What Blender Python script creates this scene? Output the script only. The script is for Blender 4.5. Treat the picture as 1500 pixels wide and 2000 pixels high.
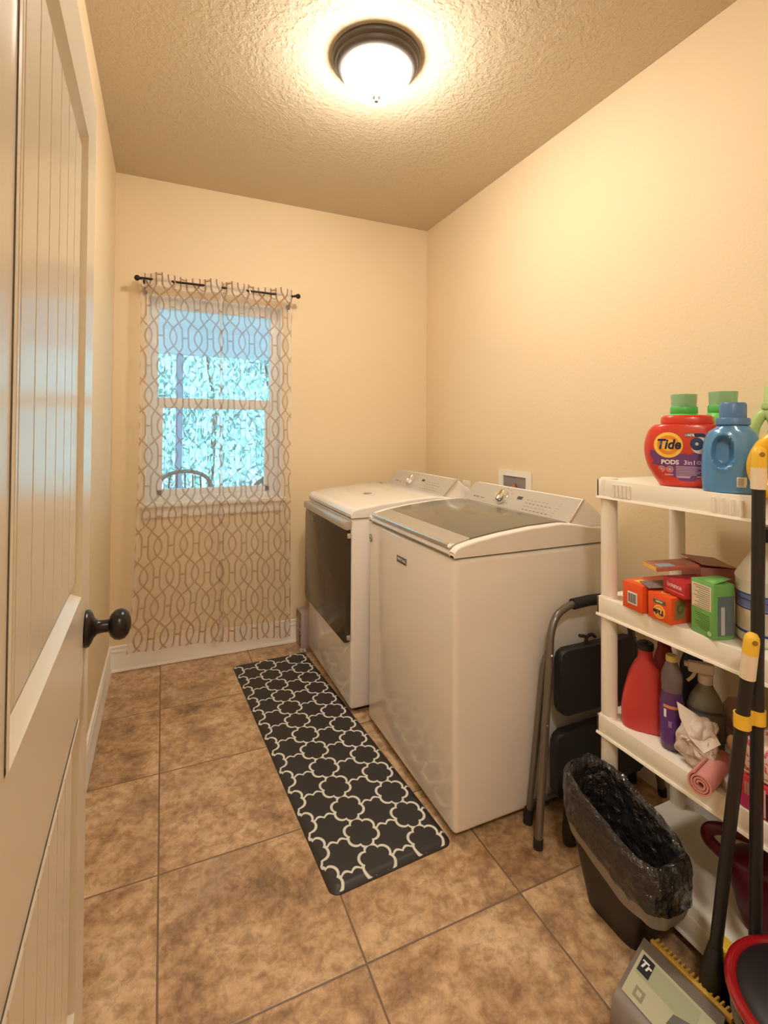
import bpy, bmesh, math, random
import numpy as np
from mathutils import Vector, Matrix, Euler, noise

for o in list(bpy.data.objects):
    bpy.data.objects.remove(o)
S = bpy.context.scene
COL = S.collection
random.seed(7)
PI = math.pi

# ------------------------------------------------------------------ camera
cam = bpy.data.cameras.new('camera')
co = bpy.data.objects.new('camera', cam)
COL.objects.link(co)
S.camera = co
YAW, PITCH, ROLL = 0.4174, 0.0165, 0.0062
F_PX, CY_PX = 973.56, 822.31
fw = Vector((math.sin(YAW)*math.cos(PITCH), math.cos(YAW)*math.cos(PITCH), math.sin(PITCH)))
rt = Vector((math.cos(YAW), -math.sin(YAW), 0))
up = rt.cross(fw)
rt2 = rt*math.cos(ROLL) + up*math.sin(ROLL)
up2 = -rt*math.sin(ROLL) + up*math.cos(ROLL)
M = Matrix((rt2, up2, -fw)).transposed().to_4x4()
M.translation = Vector((0.2539, -3.104, 1.3278))
co.matrix_world = M
cam.sensor_fit = 'VERTICAL'
cam.sensor_height = 36.0
cam.lens = F_PX/2000*36.0
cam.shift_y = -(1000-CY_PX)/2000.0
cam.clip_start = 0.02

# ------------------------------------------------------------------ world, lights, exposure
S.view_settings.view_transform = 'Standard'
S.view_settings.look = 'None'
S.view_settings.gamma = 1
S.view_settings.use_curve_mapping = False
S.view_settings.exposure = 2.1
W = bpy.data.worlds.new('world')
S.world = W
W.use_nodes = True
wn = W.node_tree.nodes
wn['Background'].inputs[0].default_value = (0.30, 0.74, 1.0, 1)
wn['Background'].inputs[1].default_value = .66
LAMP = 25.0          # emission of the ceiling lamp's glass
HALL_FILL = 30.0           # emission of the unseen fill lamp added in the hallway

sun = bpy.data.lights.new('sun', 'SUN'); sun.energy = 2.3; sun.color = (.72,.95,1.0); sun.angle = .02
so = bpy.data.objects.new('sun', sun); COL.objects.link(so); so.rotation_euler = (math.radians(42), 0, math.radians(-14))

# ------------------------------------------------------------------ materials
MATS = {}
def mat(name, col=(.8,.8,.8), rough=.5, metal=0, spec=.5, bump=0, bscale=200, emis=0, alpha=1, trans=0, ior=1.45, coat=0, vary=0, vscale=6, bdist=.002, detail=3):
    if name in MATS: return MATS[name]
    m = bpy.data.materials.new(name); m.use_nodes = True
    nt = m.node_tree; b = nt.nodes['Principled BSDF']
    b.inputs['Base Color'].default_value = (*col, 1)
    b.inputs['Roughness'].default_value = rough
    b.inputs['Metallic'].default_value = metal
    b.inputs['Specular IOR Level'].default_value = spec
    b.inputs['IOR'].default_value = ior
    b.inputs['Coat Weight'].default_value = coat
    b.inputs['Coat Roughness'].default_value = .08
    b.inputs['Transmission Weight'].default_value = trans
    b.inputs['Alpha'].default_value = alpha
    if emis:
        b.inputs['Emission Color'].default_value = (*col, 1)
        b.inputs['Emission Strength'].default_value = emis
    tc = nt.nodes.new('ShaderNodeTexCoord')
    if vary:
        n = nt.nodes.new('ShaderNodeTexNoise'); n.inputs['Scale'].default_value = vscale; n.inputs['Detail'].default_value = 4
        nt.links.new(tc.outputs['Object'], n.inputs['Vector'])
        mx = nt.nodes.new('ShaderNodeMix'); mx.data_type = 'RGBA'
        mx.inputs[6].default_value = (*[c*(1-vary) for c in col], 1)
        mx.inputs[7].default_value = (*[min(1, c*(1+vary)) for c in col], 1)
        nt.links.new(n.outputs['Fac'], mx.inputs[0]); nt.links.new(mx.outputs[2], b.inputs['Base Color'])
    if bump:
        n = nt.nodes.new('ShaderNodeTexNoise'); n.inputs['Scale'].default_value = bscale; n.inputs['Detail'].default_value = detail
        nt.links.new(tc.outputs['Object'], n.inputs['Vector'])
        bp = nt.nodes.new('ShaderNodeBump'); bp.inputs['Strength'].default_value = bump; bp.inputs['Distance'].default_value = bdist
        nt.links.new(n.outputs['Fac'], bp.inputs['Height']); nt.links.new(bp.outputs['Normal'], b.inputs['Normal'])
    MATS[name] = m
    return m

WALL = mat('wall_paint', (.80,.645,.42), .62, bump=.25, bscale=90, bdist=.003)
TRIM = mat('trim_paint', (.86,.80,.72), .3)
DOORP = mat('door_paint', (.80,.735,.63), .22, spec=.6)
WHITE_E = mat('white_enamel', (.86,.80,.73), .12, coat=.3)
WHITE_P = mat('white_plastic', (.86,.80,.69), .4)
BLACK_P = mat('black_plastic', (.018,.016,.016), .42)
BRONZE = mat('oil_rubbed_bronze', (.035,.03,.028), .3, metal=.6)
CHROME = mat('chrome', (.82,.80,.78), .12, metal=1)
SILVER = mat('silver_panel', (.56,.53,.47), .34, metal=.35)
GREYM = mat('grey_metal', (.20,.175,.155), .3, metal=.6)
YELLOW = mat('yellow_plastic', (.83,.52,.045), .4)
WHITE_INK = mat('white_ink', (.85,.83,.8), .5)
DARK_INK = mat('dark_ink', (.02,.02,.03), .5)
GREY_INK = mat('grey_ink', (.25,.22,.2), .5)

def ceiling_material():
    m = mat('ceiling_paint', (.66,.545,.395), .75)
    nt = m.node_tree; b = nt.nodes['Principled BSDF']
    tc = nt.nodes.new('ShaderNodeTexCoord')
    n = nt.nodes.new('ShaderNodeTexNoise'); n.inputs['Scale'].default_value = 52; n.inputs['Detail'].default_value = 5; n.inputs['Roughness'].default_value = .55
    nt.links.new(tc.outputs['Object'], n.inputs['Vector'])
    r = nt.nodes.new('ShaderNodeValToRGB'); r.color_ramp.elements[0].position = .44; r.color_ramp.elements[1].position = .60
    nt.links.new(n.outputs['Fac'], r.inputs[0])
    bp = nt.nodes.new('ShaderNodeBump'); bp.inputs['Strength'].default_value = .42; bp.inputs['Distance'].default_value = .005
    nt.links.new(r.outputs[0], bp.inputs['Height']); nt.links.new(bp.outputs['Normal'], b.inputs['Normal'])
    return m
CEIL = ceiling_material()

def floor_material():
    m = bpy.data.materials.new('stone_tile'); m.use_nodes = True
    nt = m.node_tree; N = nt.nodes; L = nt.links; b = N['Principled BSDF']
    tc = N.new('ShaderNodeTexCoord'); sp = N.new('ShaderNodeSeparateXYZ'); L.new(tc.outputs['Object'], sp.inputs[0])
    def math_(op, a, c=None, v=None):
        n = N.new('ShaderNodeMath'); n.operation = op
        for i, q in enumerate((a, c)):
            if q is None: continue
            if isinstance(q, (int, float)): n.inputs[i].default_value = q
            else: L.new(q, n.inputs[i])
        return n.outputs[0]
    T = .4752
    fs, ids = [], []
    for ax, off in (('X', .2579), ('Y', -.512)):
        u = math_('DIVIDE', math_('SUBTRACT', sp.outputs[ax], off), T)
        f = math_('FRACT', u); ids.append(math_('FLOOR', u))
        fs.append(math_('MULTIPLY', math_('MINIMUM', f, math_('SUBTRACT', 1.0, f)), T))
    d = math_('MINIMUM', fs[0], fs[1])
    # per tile offset of the stone pattern
    cid = N.new('ShaderNodeCombineXYZ'); L.new(ids[0], cid.inputs[0]); L.new(ids[1], cid.inputs[1])
    wn_ = N.new('ShaderNodeTexWhiteNoise'); wn_.noise_dimensions = '3D'; L.new(cid.outputs[0], wn_.inputs['Vector'])
    vs = N.new('ShaderNodeVectorMath'); vs.operation = 'SCALE'; vs.inputs['Scale'].default_value = 9; L.new(wn_.outputs['Color'], vs.inputs[0])
    va = N.new('ShaderNodeVectorMath'); va.operation = 'ADD'; L.new(tc.outputs['Object'], va.inputs[0]); L.new(vs.outputs[0], va.inputs[1])
    n1 = N.new('ShaderNodeTexNoise'); n1.inputs['Scale'].default_value = 5.0; n1.inputs['Detail'].default_value = 12; n1.inputs['Roughness'].default_value = .74; n1.inputs['Distortion'].default_value = .25
    L.new(va.outputs[0], n1.inputs['Vector'])
    r1 = N.new('ShaderNodeValToRGB'); cr = r1.color_ramp
    cr.elements[0].position = .34; cr.elements[0].color = (.24,.145,.085,1)
    cr.elements[1].position = .66; cr.elements[1].color = (.76,.56,.36,1)
    e = cr.elements.new(.42); e.color = (.40,.245,.13,1)
    e = cr.elements.new(.51); e.color = (.56,.365,.20,1)
    L.new(n1.outputs['Fac'], r1.inputs[0])
    n2 = N.new('ShaderNodeTexNoise'); n2.inputs['Scale'].default_value = 30; n2.inputs['Detail'].default_value = 5; n2.inputs['Roughness'].default_value = .7; n2.inputs['Distortion'].default_value = .35
    L.new(va.outputs[0], n2.inputs['Vector'])
    r2 = N.new('ShaderNodeValToRGB'); r2.color_ramp.elements[0].position = .36; r2.color_ramp.elements[0].color = (.50,.44,.38,1); r2.color_ramp.elements[1].position = .58; r2.color_ramp.elements[1].color = (1.06,1.05,1.03,1)
    L.new(n2.outputs['Fac'], r2.inputs[0])
    mul = N.new('ShaderNodeMix'); mul.data_type = 'RGBA'; mul.blend_type = 'MULTIPLY'; mul.inputs[0].default_value = .75
    L.new(r1.outputs[0], mul.inputs[6]); L.new(r2.outputs[0], mul.inputs[7])
    n3 = N.new('ShaderNodeTexNoise'); n3.inputs['Scale'].default_value = 2.1; n3.inputs['Detail'].default_value = 3
    L.new(va.outputs[0], n3.inputs['Vector'])
    r3 = N.new('ShaderNodeValToRGB'); r3.color_ramp.elements[0].position = .58; r3.color_ramp.elements[0].color = (0,0,0,1); r3.color_ramp.elements[1].position = .72; r3.color_ramp.elements[1].color = (.45,.45,.45,1)
    L.new(n3.outputs['Fac'], r3.inputs[0])
    gm = N.new('ShaderNodeMix'); gm.data_type = 'RGBA'; gm.inputs[7].default_value = (.27,.185,.125,1)
    L.new(r3.outputs[0], gm.inputs[0]); L.new(mul.outputs[2], gm.inputs[6])
    gr = N.new('ShaderNodeMapRange'); gr.inputs['From Min'].default_value = .0018; gr.inputs['From Max'].default_value = .0035
    L.new(d, gr.inputs['Value'])
    fin = N.new('ShaderNodeMix'); fin.data_type = 'RGBA'; fin.inputs[6].default_value = (.20,.125,.075,1)
    L.new(gr.outputs[0], fin.inputs[0]); L.new(gm.outputs[2], fin.inputs[7])
    L.new(fin.outputs[2], b.inputs['Base Color'])
    b.inputs['Roughness'].default_value = .42
    g2 = N.new('ShaderNodeMapRange'); g2.inputs['From Min'].default_value = 0; g2.inputs['From Max'].default_value = .005; L.new(d, g2.inputs['Value'])
    hs = math_('ADD', g2.outputs[0], math_('MULTIPLY', n2.outputs['Fac'], .5))
    bp = N.new('ShaderNodeBump'); bp.inputs['Strength'].default_value = .5; bp.inputs['Distance'].default_value = .0022
    L.new(hs, bp.inputs['Height']); L.new(bp.outputs['Normal'], b.inputs['Normal'])
    return m
TILE = floor_material()

# ------------------------------------------------------------------ helpers
def thing(name, label, cat, loc=(0,0,0), rotz=0, group=None, rot=None):
    o = bpy.data.objects.new(name, None); COL.objects.link(o)
    o.location = loc; o.rotation_euler = rot if rot else (0,0,rotz)
    o.empty_display_size = .05
    o['label'] = label; o['category'] = cat
    if group: o['group'] = group
    return o
def tag(o, label, cat, group=None):
    o['label'] = label; o['category'] = cat
    if group: o['group'] = group
    return o
def obj(name, bm, m, parent=None, smooth=40, world=False, recalc=True, label=None, solid=0):
    if world and parent is not None:
        bmesh.ops.translate(bm, verts=bm.verts, vec=-Vector(parent.location))
    if recalc: bmesh.ops.recalc_face_normals(bm, faces=bm.faces)
    me = bpy.data.meshes.new(name); bm.to_mesh(me); bm.free()
    for mm in (m if isinstance(m, (list, tuple)) else [m]): me.materials.append(mm)
    if smooth:
        me.polygons.foreach_set('use_smooth', [True]*len(me.polygons))
        me.set_sharp_from_angle(angle=math.radians(smooth))
    o = bpy.data.objects.new(name, me); COL.objects.link(o)
    if parent is not None: o.parent = parent
    if label: o['label'] = label
    if solid:
        sm = o.modifiers.new('thickness', 'SOLIDIFY'); sm.thickness = solid; sm.offset = 0
    return o
def struct(name, bm, m, parent=None, **k):
    o = obj(name, bm, m, parent, **k)
    if parent is None: o['kind'] = 'structure'
    return o
def NB(): return bmesh.new()
def box(bm, x0, x1, y0, y1, z0, z1, bev=0, seg=2):
    vs = [bm.verts.new((x, y, z)) for x in (x0, x1) for y in (y0, y1) for z in (z0, z1)]
    F = [(0,1,3,2),(4,6,7,5),(0,4,5,1),(2,3,7,6),(0,2,6,4),(1,5,7,3)]
    fs = [bm.faces.new([vs[i] for i in f]) for f in F]
    if bev > 0:
        es = list({e for f in fs for e in f.edges})
        bmesh.ops.bevel(bm, geom=es, offset=bev, segments=seg, profile=.5, affect='EDGES')
    return bm
def bbox(*a, **k): return box(NB(), *a, **k)
def loft(bm, rings, cap0=True, cap1=True, closed=False):
    vr = [[bm.verts.new(p) for p in r] for r in rings]
    n = len(vr[0])
    for i in range(len(vr)-1 + (1 if closed else 0)):
        a, b = vr[i], vr[(i+1) % len(vr)]
        for j in range(n):
            k = (j+1) % n
            bm.faces.new((a[j], a[k], b[k], b[j]))
    if not closed:
        if cap0: bm.faces.new(list(reversed(vr[0])))
        if cap1: bm.faces.new(vr[-1])
    return vr
def lathe(bm, prof, c=(0,0,0), seg=40, axis='Z', cap0=True, cap1=True):
    rings = []
    for r, z in prof:
        ring = []
        for i in range(seg):
            a = 2*PI*i/seg; x, y = r*math.cos(a), r*math.sin(a)
            p = {'Z': (x, y, z), 'X': (z, x, y), 'Y': (x, z, y)}[axis]
            ring.append((p[0]+c[0], p[1]+c[1], p[2]+c[2]))
        rings.append(ring)
    loft(bm, rings, cap0, cap1)
    return bm
def catmull(pts, n=8):
    P = [Vector(p) for p in pts]; out = []
    for i in range(len(P)-1):
        p0 = P[i-1] if i else P[0]*2-P[1]; p1, p2 = P[i], P[i+1]
        p3 = P[i+2] if i+2 < len(P) else P[-1]*2-P[-2]
        for k in range(n):
            t = k/n
            out.append(.5*((2*p1)+(-p0+p2)*t+(2*p0-5*p1+4*p2-p3)*t*t+(-p0+3*p1-3*p2+p3)*t**3))
    out.append(P[-1]); return out
def tube(bm, pts, r, seg=12, closed=False, sy=1.0):
    P = [Vector(p) for p in pts]; n = len(P)
    rr = r if isinstance(r, (list, tuple)) else [r]*n
    T = []
    for i in range(n):
        a = P[i-1] if (i > 0 or closed) else P[i]
        b = P[(i+1) % n] if (i < n-1 or closed) else P[i]
        T.append((b-a).normalized())
    ref = Vector((0,0,1)) if abs(T[0].z) < .9 else Vector((1,0,0))
    u = T[0].cross(ref).normalized(); rings = []
    for i in range(n):
        u = (u - T[i]*u.dot(T[i])).normalized(); v = T[i].cross(u)
        rings.append([P[i]+u*rr[i]*math.cos(2*PI*k/seg)+v*rr[i]*sy*math.sin(2*PI*k/seg) for k in range(seg)])
    loft(bm, rings, closed=closed)
    return bm
def prism(bm, pts, a, b, axis='Y', bev=0, seg=2):
    """extrude the closed 2-D outline pts from a to b along axis"""
    def P(p, t): return {'Y': (p[0], t, p[1]), 'X': (t, p[0], p[1]), 'Z': (p[0], p[1], t)}[axis]
    v0 = [bm.verts.new(P(p, a)) for p in pts]; v1 = [bm.verts.new(P(p, b)) for p in pts]
    n = len(pts); fs = [bm.faces.new(v0), bm.faces.new(list(reversed(v1)))]
    for i in range(n): fs.append(bm.faces.new((v0[i], v1[i], v1[(i+1) % n], v0[(i+1) % n])))
    if bev:
        es = list({e for f in fs[:2] for e in f.edges})
        bmesh.ops.bevel(bm, geom=es, offset=bev, segments=seg, profile=.5, affect='EDGES')
    return bm
def sring(cx, cy, z, a, b, p=2.0, n=48):
    out = []
    for i in range(n):
        t = 2*PI*i/n; c, s = math.cos(t), math.sin(t)
        out.append((cx+a*math.copysign(abs(c)**(2/p), c), cy+b*math.copysign(abs(s)**(2/p), s), z))
    return out
def bottle(bm, secs, n=56, sub=5, fn=None, cap1=True):
    """secs: (z, half width, half depth, x offset, power); smooth loft with optional displacement"""
    A = np.array(secs, float); rings = []
    pts = []
    for i in range(len(A)-1):
        for k in range(sub):
            t = k/sub
            p0 = A[max(i-1,0)]; p1 = A[i]; p2 = A[i+1]; p3 = A[min(i+2,len(A)-1)]
            q = .5*((2*p1)+(-p0+p2)*t+(2*p0-5*p1+4*p2-p3)*t*t+(-p0+3*p1-3*p2+p3)*t**3)
            pts.append(q)
    pts.append(A[-1])
    for q in pts:
        r = sring(q[3], 0, q[0], max(q[1],.001), max(q[2],.001), max(q[4],1.5), n)
        if fn: r = [fn(Vector(v)) for v in r]
        rings.append(r)
    loft(bm, rings, True, cap1)
    return bm
def frame(o, x, y):
    x = Vector(x).normalized(); y = Vector(y); y = (y-x*y.dot(x)).normalized(); z = x.cross(y)
    m = Matrix((x, y, z)).transposed().to_4x4(); m.translation = Vector(o); return m
def text(parent, s, size, o, xdir=(1,0,0), ydir=(0,0,1), m=None, name='lettering', bold=0, shear=0, ext=.0004, align='CENTER', wrap=None, sx=1.0):
    cu = bpy.data.curves.new('t', 'FONT'); cu.body = s; cu.size = size; cu.extrude = ext
    cu.offset = bold; cu.shear = shear; cu.align_x = align; cu.align_y = 'CENTER'; cu.resolution_u = 3
    t = bpy.data.objects.new('t', cu); COL.objects.link(t)
    dg = bpy.context.evaluated_depsgraph_get(); dg.update()
    me = bpy.data.meshes.new_from_object(t.evaluated_get(dg))
    bpy.data.objects.remove(t); bpy.data.curves.remove(cu)
    me.transform(Matrix.Diagonal((sx,1,1,1)))
    me.transform(frame(o, xdir, ydir))
    if wrap:
        for v in me.vertices: v.co = wrap(v.co)
    me.materials.clear(); me.materials.append(m or DARK_INK)
    ob = bpy.data.objects.new(name, me); COL.objects.link(ob); ob.parent = parent
    return ob
def disc_patch(bm, cx, cz, rx, rz, wrap, n=36, rings=5, hole=0, clip=None):
    """disc (or ring) in the local xz plane, wrapped onto a surface"""
    R = []
    for k in range(rings+1):
        f = hole+(1-hole)*k/rings
        if f == 0: f = .001
        R.append([bm.verts.new(wrap(Vector((cx+rx*f*math.cos(2*PI*i/n), 0, cz+rz*f*math.sin(2*PI*i/n))))) for i in range(n)])
    for k in range(rings):
        for i in range(n): bm.faces.new((R[k][i], R[k][(i+1)%n], R[k+1][(i+1)%n], R[k+1][i]))
def grid_patch(bm, x0, x1, z0, z1, wrap, nx=12, nz=12, keep=None):
    V = {}
    for i in range(nx+1):
        for j in range(nz+1):
            V[i,j] = Vector((x0+(x1-x0)*i/nx, 0, z0+(z1-z0)*j/nz))
    vv = {}
    for i in range(nx):
        for j in range(nz):
            c = (V[i,j]+V[i+1,j+1])*.5
            if keep and not keep(c.x, c.z): continue
            f = []
            for k in ((i,j),(i+1,j),(i+1,j+1),(i,j+1)):
                if k not in vv: vv[k] = bm.verts.new(wrap(V[k]))
                f.append(vv[k])
            bm.faces.new(f)

# ------------------------------------------------------------------ room shell
WX, HZ = 1.957, 2.74
YB = -4.5            # far end of the hallway behind the camera
WIN = (.165, .93, .885, 2.085)
struct('floor', bbox(-1.3, WX+.12, YB, .12, -.1, 0), TILE, smooth=0)
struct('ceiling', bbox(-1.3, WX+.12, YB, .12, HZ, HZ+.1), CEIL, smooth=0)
b = NB()
x0, x1, z0, z1 = WIN
box(b, -.12, x0, 0, .14, -.1, HZ); box(b, x1, WX+.12, 0, .14, -.1, HZ)
box(b, x0, x1, 0, .14, -.1, z0); box(b, x0, x1, 0, .14, z1, HZ)
struct('wall_back', b, WALL, smooth=0)
struct('wall_left', bbox(-.12, 0, -2.74, 0, 0, HZ), WALL, smooth=0)
struct('wall_right', bbox(WX, WX+.12, YB, 0, 0, HZ), WALL, smooth=0)
struct('wall_hall_left', bbox(-1.3, -1.18, YB, -2.62, 0, HZ), WALL, smooth=0)
struct('wall_hall_near', bbox(-1.18, -.12, -2.74, -2.62, 0, HZ), WALL, smooth=0)
struct('wall_hall_rear', bbox(-1.3, WX+.12, YB-.12, YB, 0, HZ), WALL, smooth=0)

BP = [(0,0),(.016,0),(.016,.012),(.012,.018),(.012,.088),(.010,.094),(.0125,.100),(.0125,.108),(.008,.114),(.0095,.122),(.0085,.130),(.003,.134),(0,.134)]
b = NB(); prism(b, [(-q[0], q[1]) for q in BP], 0.0, WX, 'X'); struct('baseboard_back', b, TRIM)
b = NB(); prism(b, [(q[0], q[1]) for q in BP], -2.7, -.001, 'Y'); struct('baseboard_left', b, TRIM)
b = NB(); prism(b, [(WX-q[0], q[1]) for q in BP], YB, -.017, 'Y'); struct('baseboard_right', b, TRIM)
# quarter-round shoe along the back wall
b = NB(); prism(b, [(-.016,0),(-.028,0),(-.027,.006),(-.023,.012),(-.016,.014)], .016, WX, 'X'); struct('trim_1', b, TRIM)

# window: frame, rails, panes, sill
VINYL = mat('window_vinyl', (.84,.82,.80), .35)
def win_part(name, bm, m, root):
    o = obj(name, bm, m, root, world=True); return o
wr = bpy.data.objects.new('window_1', None); COL.objects.link(wr); wr.location = ((x0+x1)/2, .1, z0); wr['kind'] = 'structure'
b = NB()
fr = .06
box(b, x0, x0+fr, .06, .13, z0, z1, .004); box(b, x1-fr, x1, .06, .13, z0, z1, .004)
box(b, x0+fr, x1-fr, .06, .13, z1-.06, z1, .004); box(b, x0+fr, x1-fr, .06, .13, z0, z0+.05, .004)
box(b, x0, x0+.006, .002, .06, z0+.02, z1, 0); box(b, x1-.006, x1, .002, .06, z0+.02, z1, 0); box(b, x0+.006, x1-.006, .002, .06, z1-.006, z1, 0)
win_part('window_frame', b, VINYL, wr)
b = NB()
box(b, x0+fr, x1-fr, .075, .115, 1.445, 1.505, .004)
for s in (x0+fr, x1-fr-.028): box(b, s, s+.028, .07, .105, z0+.05, 1.445, .003)
box(b, x0+fr, x1-fr, .07, .105, z0+.05, z0+.085, .003)
win_part('sash', b, VINYL, wr)
GLASS = bpy.data.materials.new('window_glass'); GLASS.use_nodes = True
nt = GLASS.node_tree; nt.nodes.clear()
o_ = nt.nodes.new('ShaderNodeOutputMaterial'); mxs = nt.nodes.new('ShaderNodeMixShader'); tr = nt.nodes.new('ShaderNodeBsdfTransparent'); gl = nt.nodes.new('ShaderNodeBsdfGlossy')
gl.inputs['Roughness'].default_value = .3; mxs.inputs[0].default_value = .02; tr.inputs[0].default_value = (.95,.98,1,1)
nt.links.new(tr.outputs[0], mxs.inputs[1]); nt.links.new(gl.outputs[0], mxs.inputs[2]); nt.links.new(mxs.outputs[0], o_.inputs[0])
win_part('pane', bbox(x0+fr, x1-fr, .098, .102, 1.505, z1-.06), GLASS, wr)
win_part('pane', bbox(x0+fr+.028, x1-fr-.028, .086, .090, z0+.085, 1.445), GLASS, wr)
b = NB(); box(b, x0-.03, x1+.03, -.035, .065, z0-.005, z0+.02, .006, 3); box(b, x0-.01, x1+.01, -.014, 0, z0-.065, z0-.005, .004)
win_part('window_sill', b, TRIM, wr)

# ------------------------------------------------------------------ door (open, hinged towards the camera)
DY0, DY1, DH = -2.68, -1.862, 2.005
dr = bpy.data.objects.new('door_1', None); COL.objects.link(dr); dr['kind'] = 'structure'
dr.location = (.128, DY0, 0.012); dr.rotation_euler = (0, 0, math.radians(1.05))
LW = DY1-DY0
b = NB()
TH = .036
P_Y0, P_Y1 = .135, LW-.155
upz, loz = (.995, 1.87), (.235, .775)
def slab(y0, y1, za, zb): box(b, -TH, 0, y0, y1, za, zb)
slab(0, P_Y0, 0, DH); slab(P_Y1, LW, 0, DH)
slab(P_Y0, P_Y1, upz[1], DH); slab(P_Y0, P_Y1, loz[1], upz[0]); slab(P_Y0, P_Y1, 0, loz[0])
obj('door_frame', b, DOORP, dr, smooth=0)
# recessed bead-board panels with V grooves, and bevelled sticking around them
for za, zb in (upz, loz):
    b = NB()
    ys = [P_Y0]; y = P_Y0+.052
    while y < P_Y1-.01: ys += [y-.0028, y, y+.0028]; y += .0722
    ys.append(P_Y1)
    FI = .042; F0 = -.0040
    ys = [P_Y0+FI]; y = P_Y0+.052
    while y < P_Y1-FI-.006: ys += [y-.0030, y, y+.0030]; y += .0722
    ys.append(P_Y1-FI)
    dep = [F0]+[(F0,F0-.0055,F0)[i % 3] for i in range(len(ys)-2)]+[F0]
    za_, zb_ = za+FI, zb-FI
    vs0 = [b.verts.new((d, yy, za_)) for d, yy in zip(dep, ys)]; vs1 = [b.verts.new((d, yy, zb_)) for d, yy in zip(dep, ys)]
    lo0 = [b.verts.new((-.0142, yy, za_-.024)) for yy in ys]; lo1 = [b.verts.new((-.0142, yy, zb_+.024)) for yy in ys]
    for i in range(len(ys)-1):
        b.faces.new((vs0[i], vs0[i+1], vs1[i+1], vs1[i]))
        b.faces.new((lo0[i], lo0[i+1], vs0[i+1], vs0[i])); b.faces.new((vs1[i], vs1[i+1], lo1[i+1], lo1[i]))
    b.faces.new((lo0[0], vs0[0], vs1[0], lo1[0])); b.faces.new((vs0[-1], lo0[-1], lo1[-1], vs1[-1]))
    q4 = [b.verts.new((-.0144, yy, zz)) for yy, zz in ((P_Y0,za),(P_Y1,za),(P_Y1,zb),(P_Y0,zb))]; b.faces.new(q4)
    obj('panel', b, DOORP, dr, smooth=0)
    b = NB()
    w = .016
    def stick(p, q, inn):
        # bevel strip from door face at p-q down to the panel at inner offset
        a0, a1 = Vector(p), Vector(q); i0, i1 = inn
        st = [0.0, .25, .5, .75, 1.0]; h = [0.0015, .003, -.004, -.009, -.0138]
        prev = None
        for t, hh in zip(st, h):
            u0 = a0.lerp(Vector(i0), t); u1 = a1.lerp(Vector(i1), t)
            v = (b.verts.new((hh, u0.y, u0.z)), b.verts.new((hh, u1.y, u1.z)))
            if prev: b.faces.new((prev[0], prev[1], v[1], v[0]))
            prev = v
    c = [(0,P_Y0,za),(0,P_Y1,za),(0,P_Y1,zb),(0,P_Y0,zb)]
    ci = [(0,P_Y0+w,za+w),(0,P_Y1-w,za+w),(0,P_Y1-w,zb-w),(0,P_Y0+w,zb-w)]
    for i in range(4):
        j = (i+1) % 4; stick(c[i], c[j], (ci[i], ci[j]))
    obj('panel_moulding', b, DOORP, dr, smooth=60)
KY, KZ = LW-.06, .905
h = NB()
lathe(h, [(.036,0),(.0375,.003),(.036,.008),(.030,.012),(.020,.016),(.014,.022),(.0125,.030),(.0125,.042),(.016,.046)], c=(0, KY, KZ), axis='X')
kn = obj('door_handle', h, BRONZE, dr)
h = NB()
lathe(h, [(.010,.040),(.022,.046),(.0295,.054),(.0315,.063),(.0295,.072),(.022,.079),(.010,.083),(.001,.084)], c=(0, KY, KZ), axis='X')
obj('knob', h, BRONZE, kn)
obj('latch', bbox(-.030, -.006, LW-.0005, LW+.002, KZ-.03, KZ+.03, .001), BRONZE, dr)

# ------------------------------------------------------------------ outdoors seen through the window
PATIO = mat('patio_concrete', (.42,.42,.42), .8, bump=.3)
struct('ground', bbox(-8, 10, .14, 14, -.16, -.08), PATIO, smooth=0)
PAINTW = mat('porch_paint', (.78,.8,.82), .5)
pr_ = thing('porch_roof', 'white porch roof and beam outside the window', 'porch roof', (.5, 2.4, 2.1))
obj('ceiling_boards', bbox(-3, 4.5, .14, 3.0, 2.42, 2.46), PAINTW, pr_, world=True)
obj('beam', bbox(-3, 4.5, 2.9, 3.05, 2.16, 2.46), PAINTW, pr_, world=True)
b = NB(); box(b, .385, .455, 2.93, 3.03, -.08, 2.16, .006)
tag(obj('porch_post', b, mat('post_paint', (.42,.46,.60), .5)), 'slim grey-blue porch post standing outside the window under the porch beam', 'post')
# hedge of leaves
LEAF = mat('hedge_leaf', (.28,.60,.56), .5, vary=.25, vscale=9)
b = NB(); rnd = random.Random(3)
for i in range(15000):
    x = rnd.uniform(-5, 4.5); z = rnd.uniform(-.08, 4.2); y = 5.2+.5*noise.noise(Vector((x*.9, z*.9, 0)))*2+rnd.uniform(0,.5)
    if z > 3.4+.5*noise.noise(Vector((x*1.3,4,0))): continue
    s = rnd.uniform(.045,.09); q = Euler((rnd.uniform(0,PI), rnd.uniform(0,PI), rnd.uniform(0,PI))).to_matrix()
    c = Vector((x,y,z))
    b.faces.new([b.verts.new(c+q@Vector(v)*s) for v in ((-1,0,0),(0,-.45,0),(1,0,0),(0,.45,0))])
hg = thing('hedge', 'tall leafy green hedge growing beyond the porch outside the window', 'hedge', (0, 5.6, -.08))
hl = obj('foliage', b, LEAF, hg, smooth=0, world=True, recalc=False); hl['kind'] = 'stuff'
b = NB()
for i in range(9): tube(b, [(-4+i, 6.1, -.08), (-4+i+.1, 6.15, 1.6), (-4+i-.1, 6.1, 2.9)], [.05,.04,.02], 8)
obj('stem', b, mat('bark', (.12,.08,.05), .8), hg, world=True)

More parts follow.
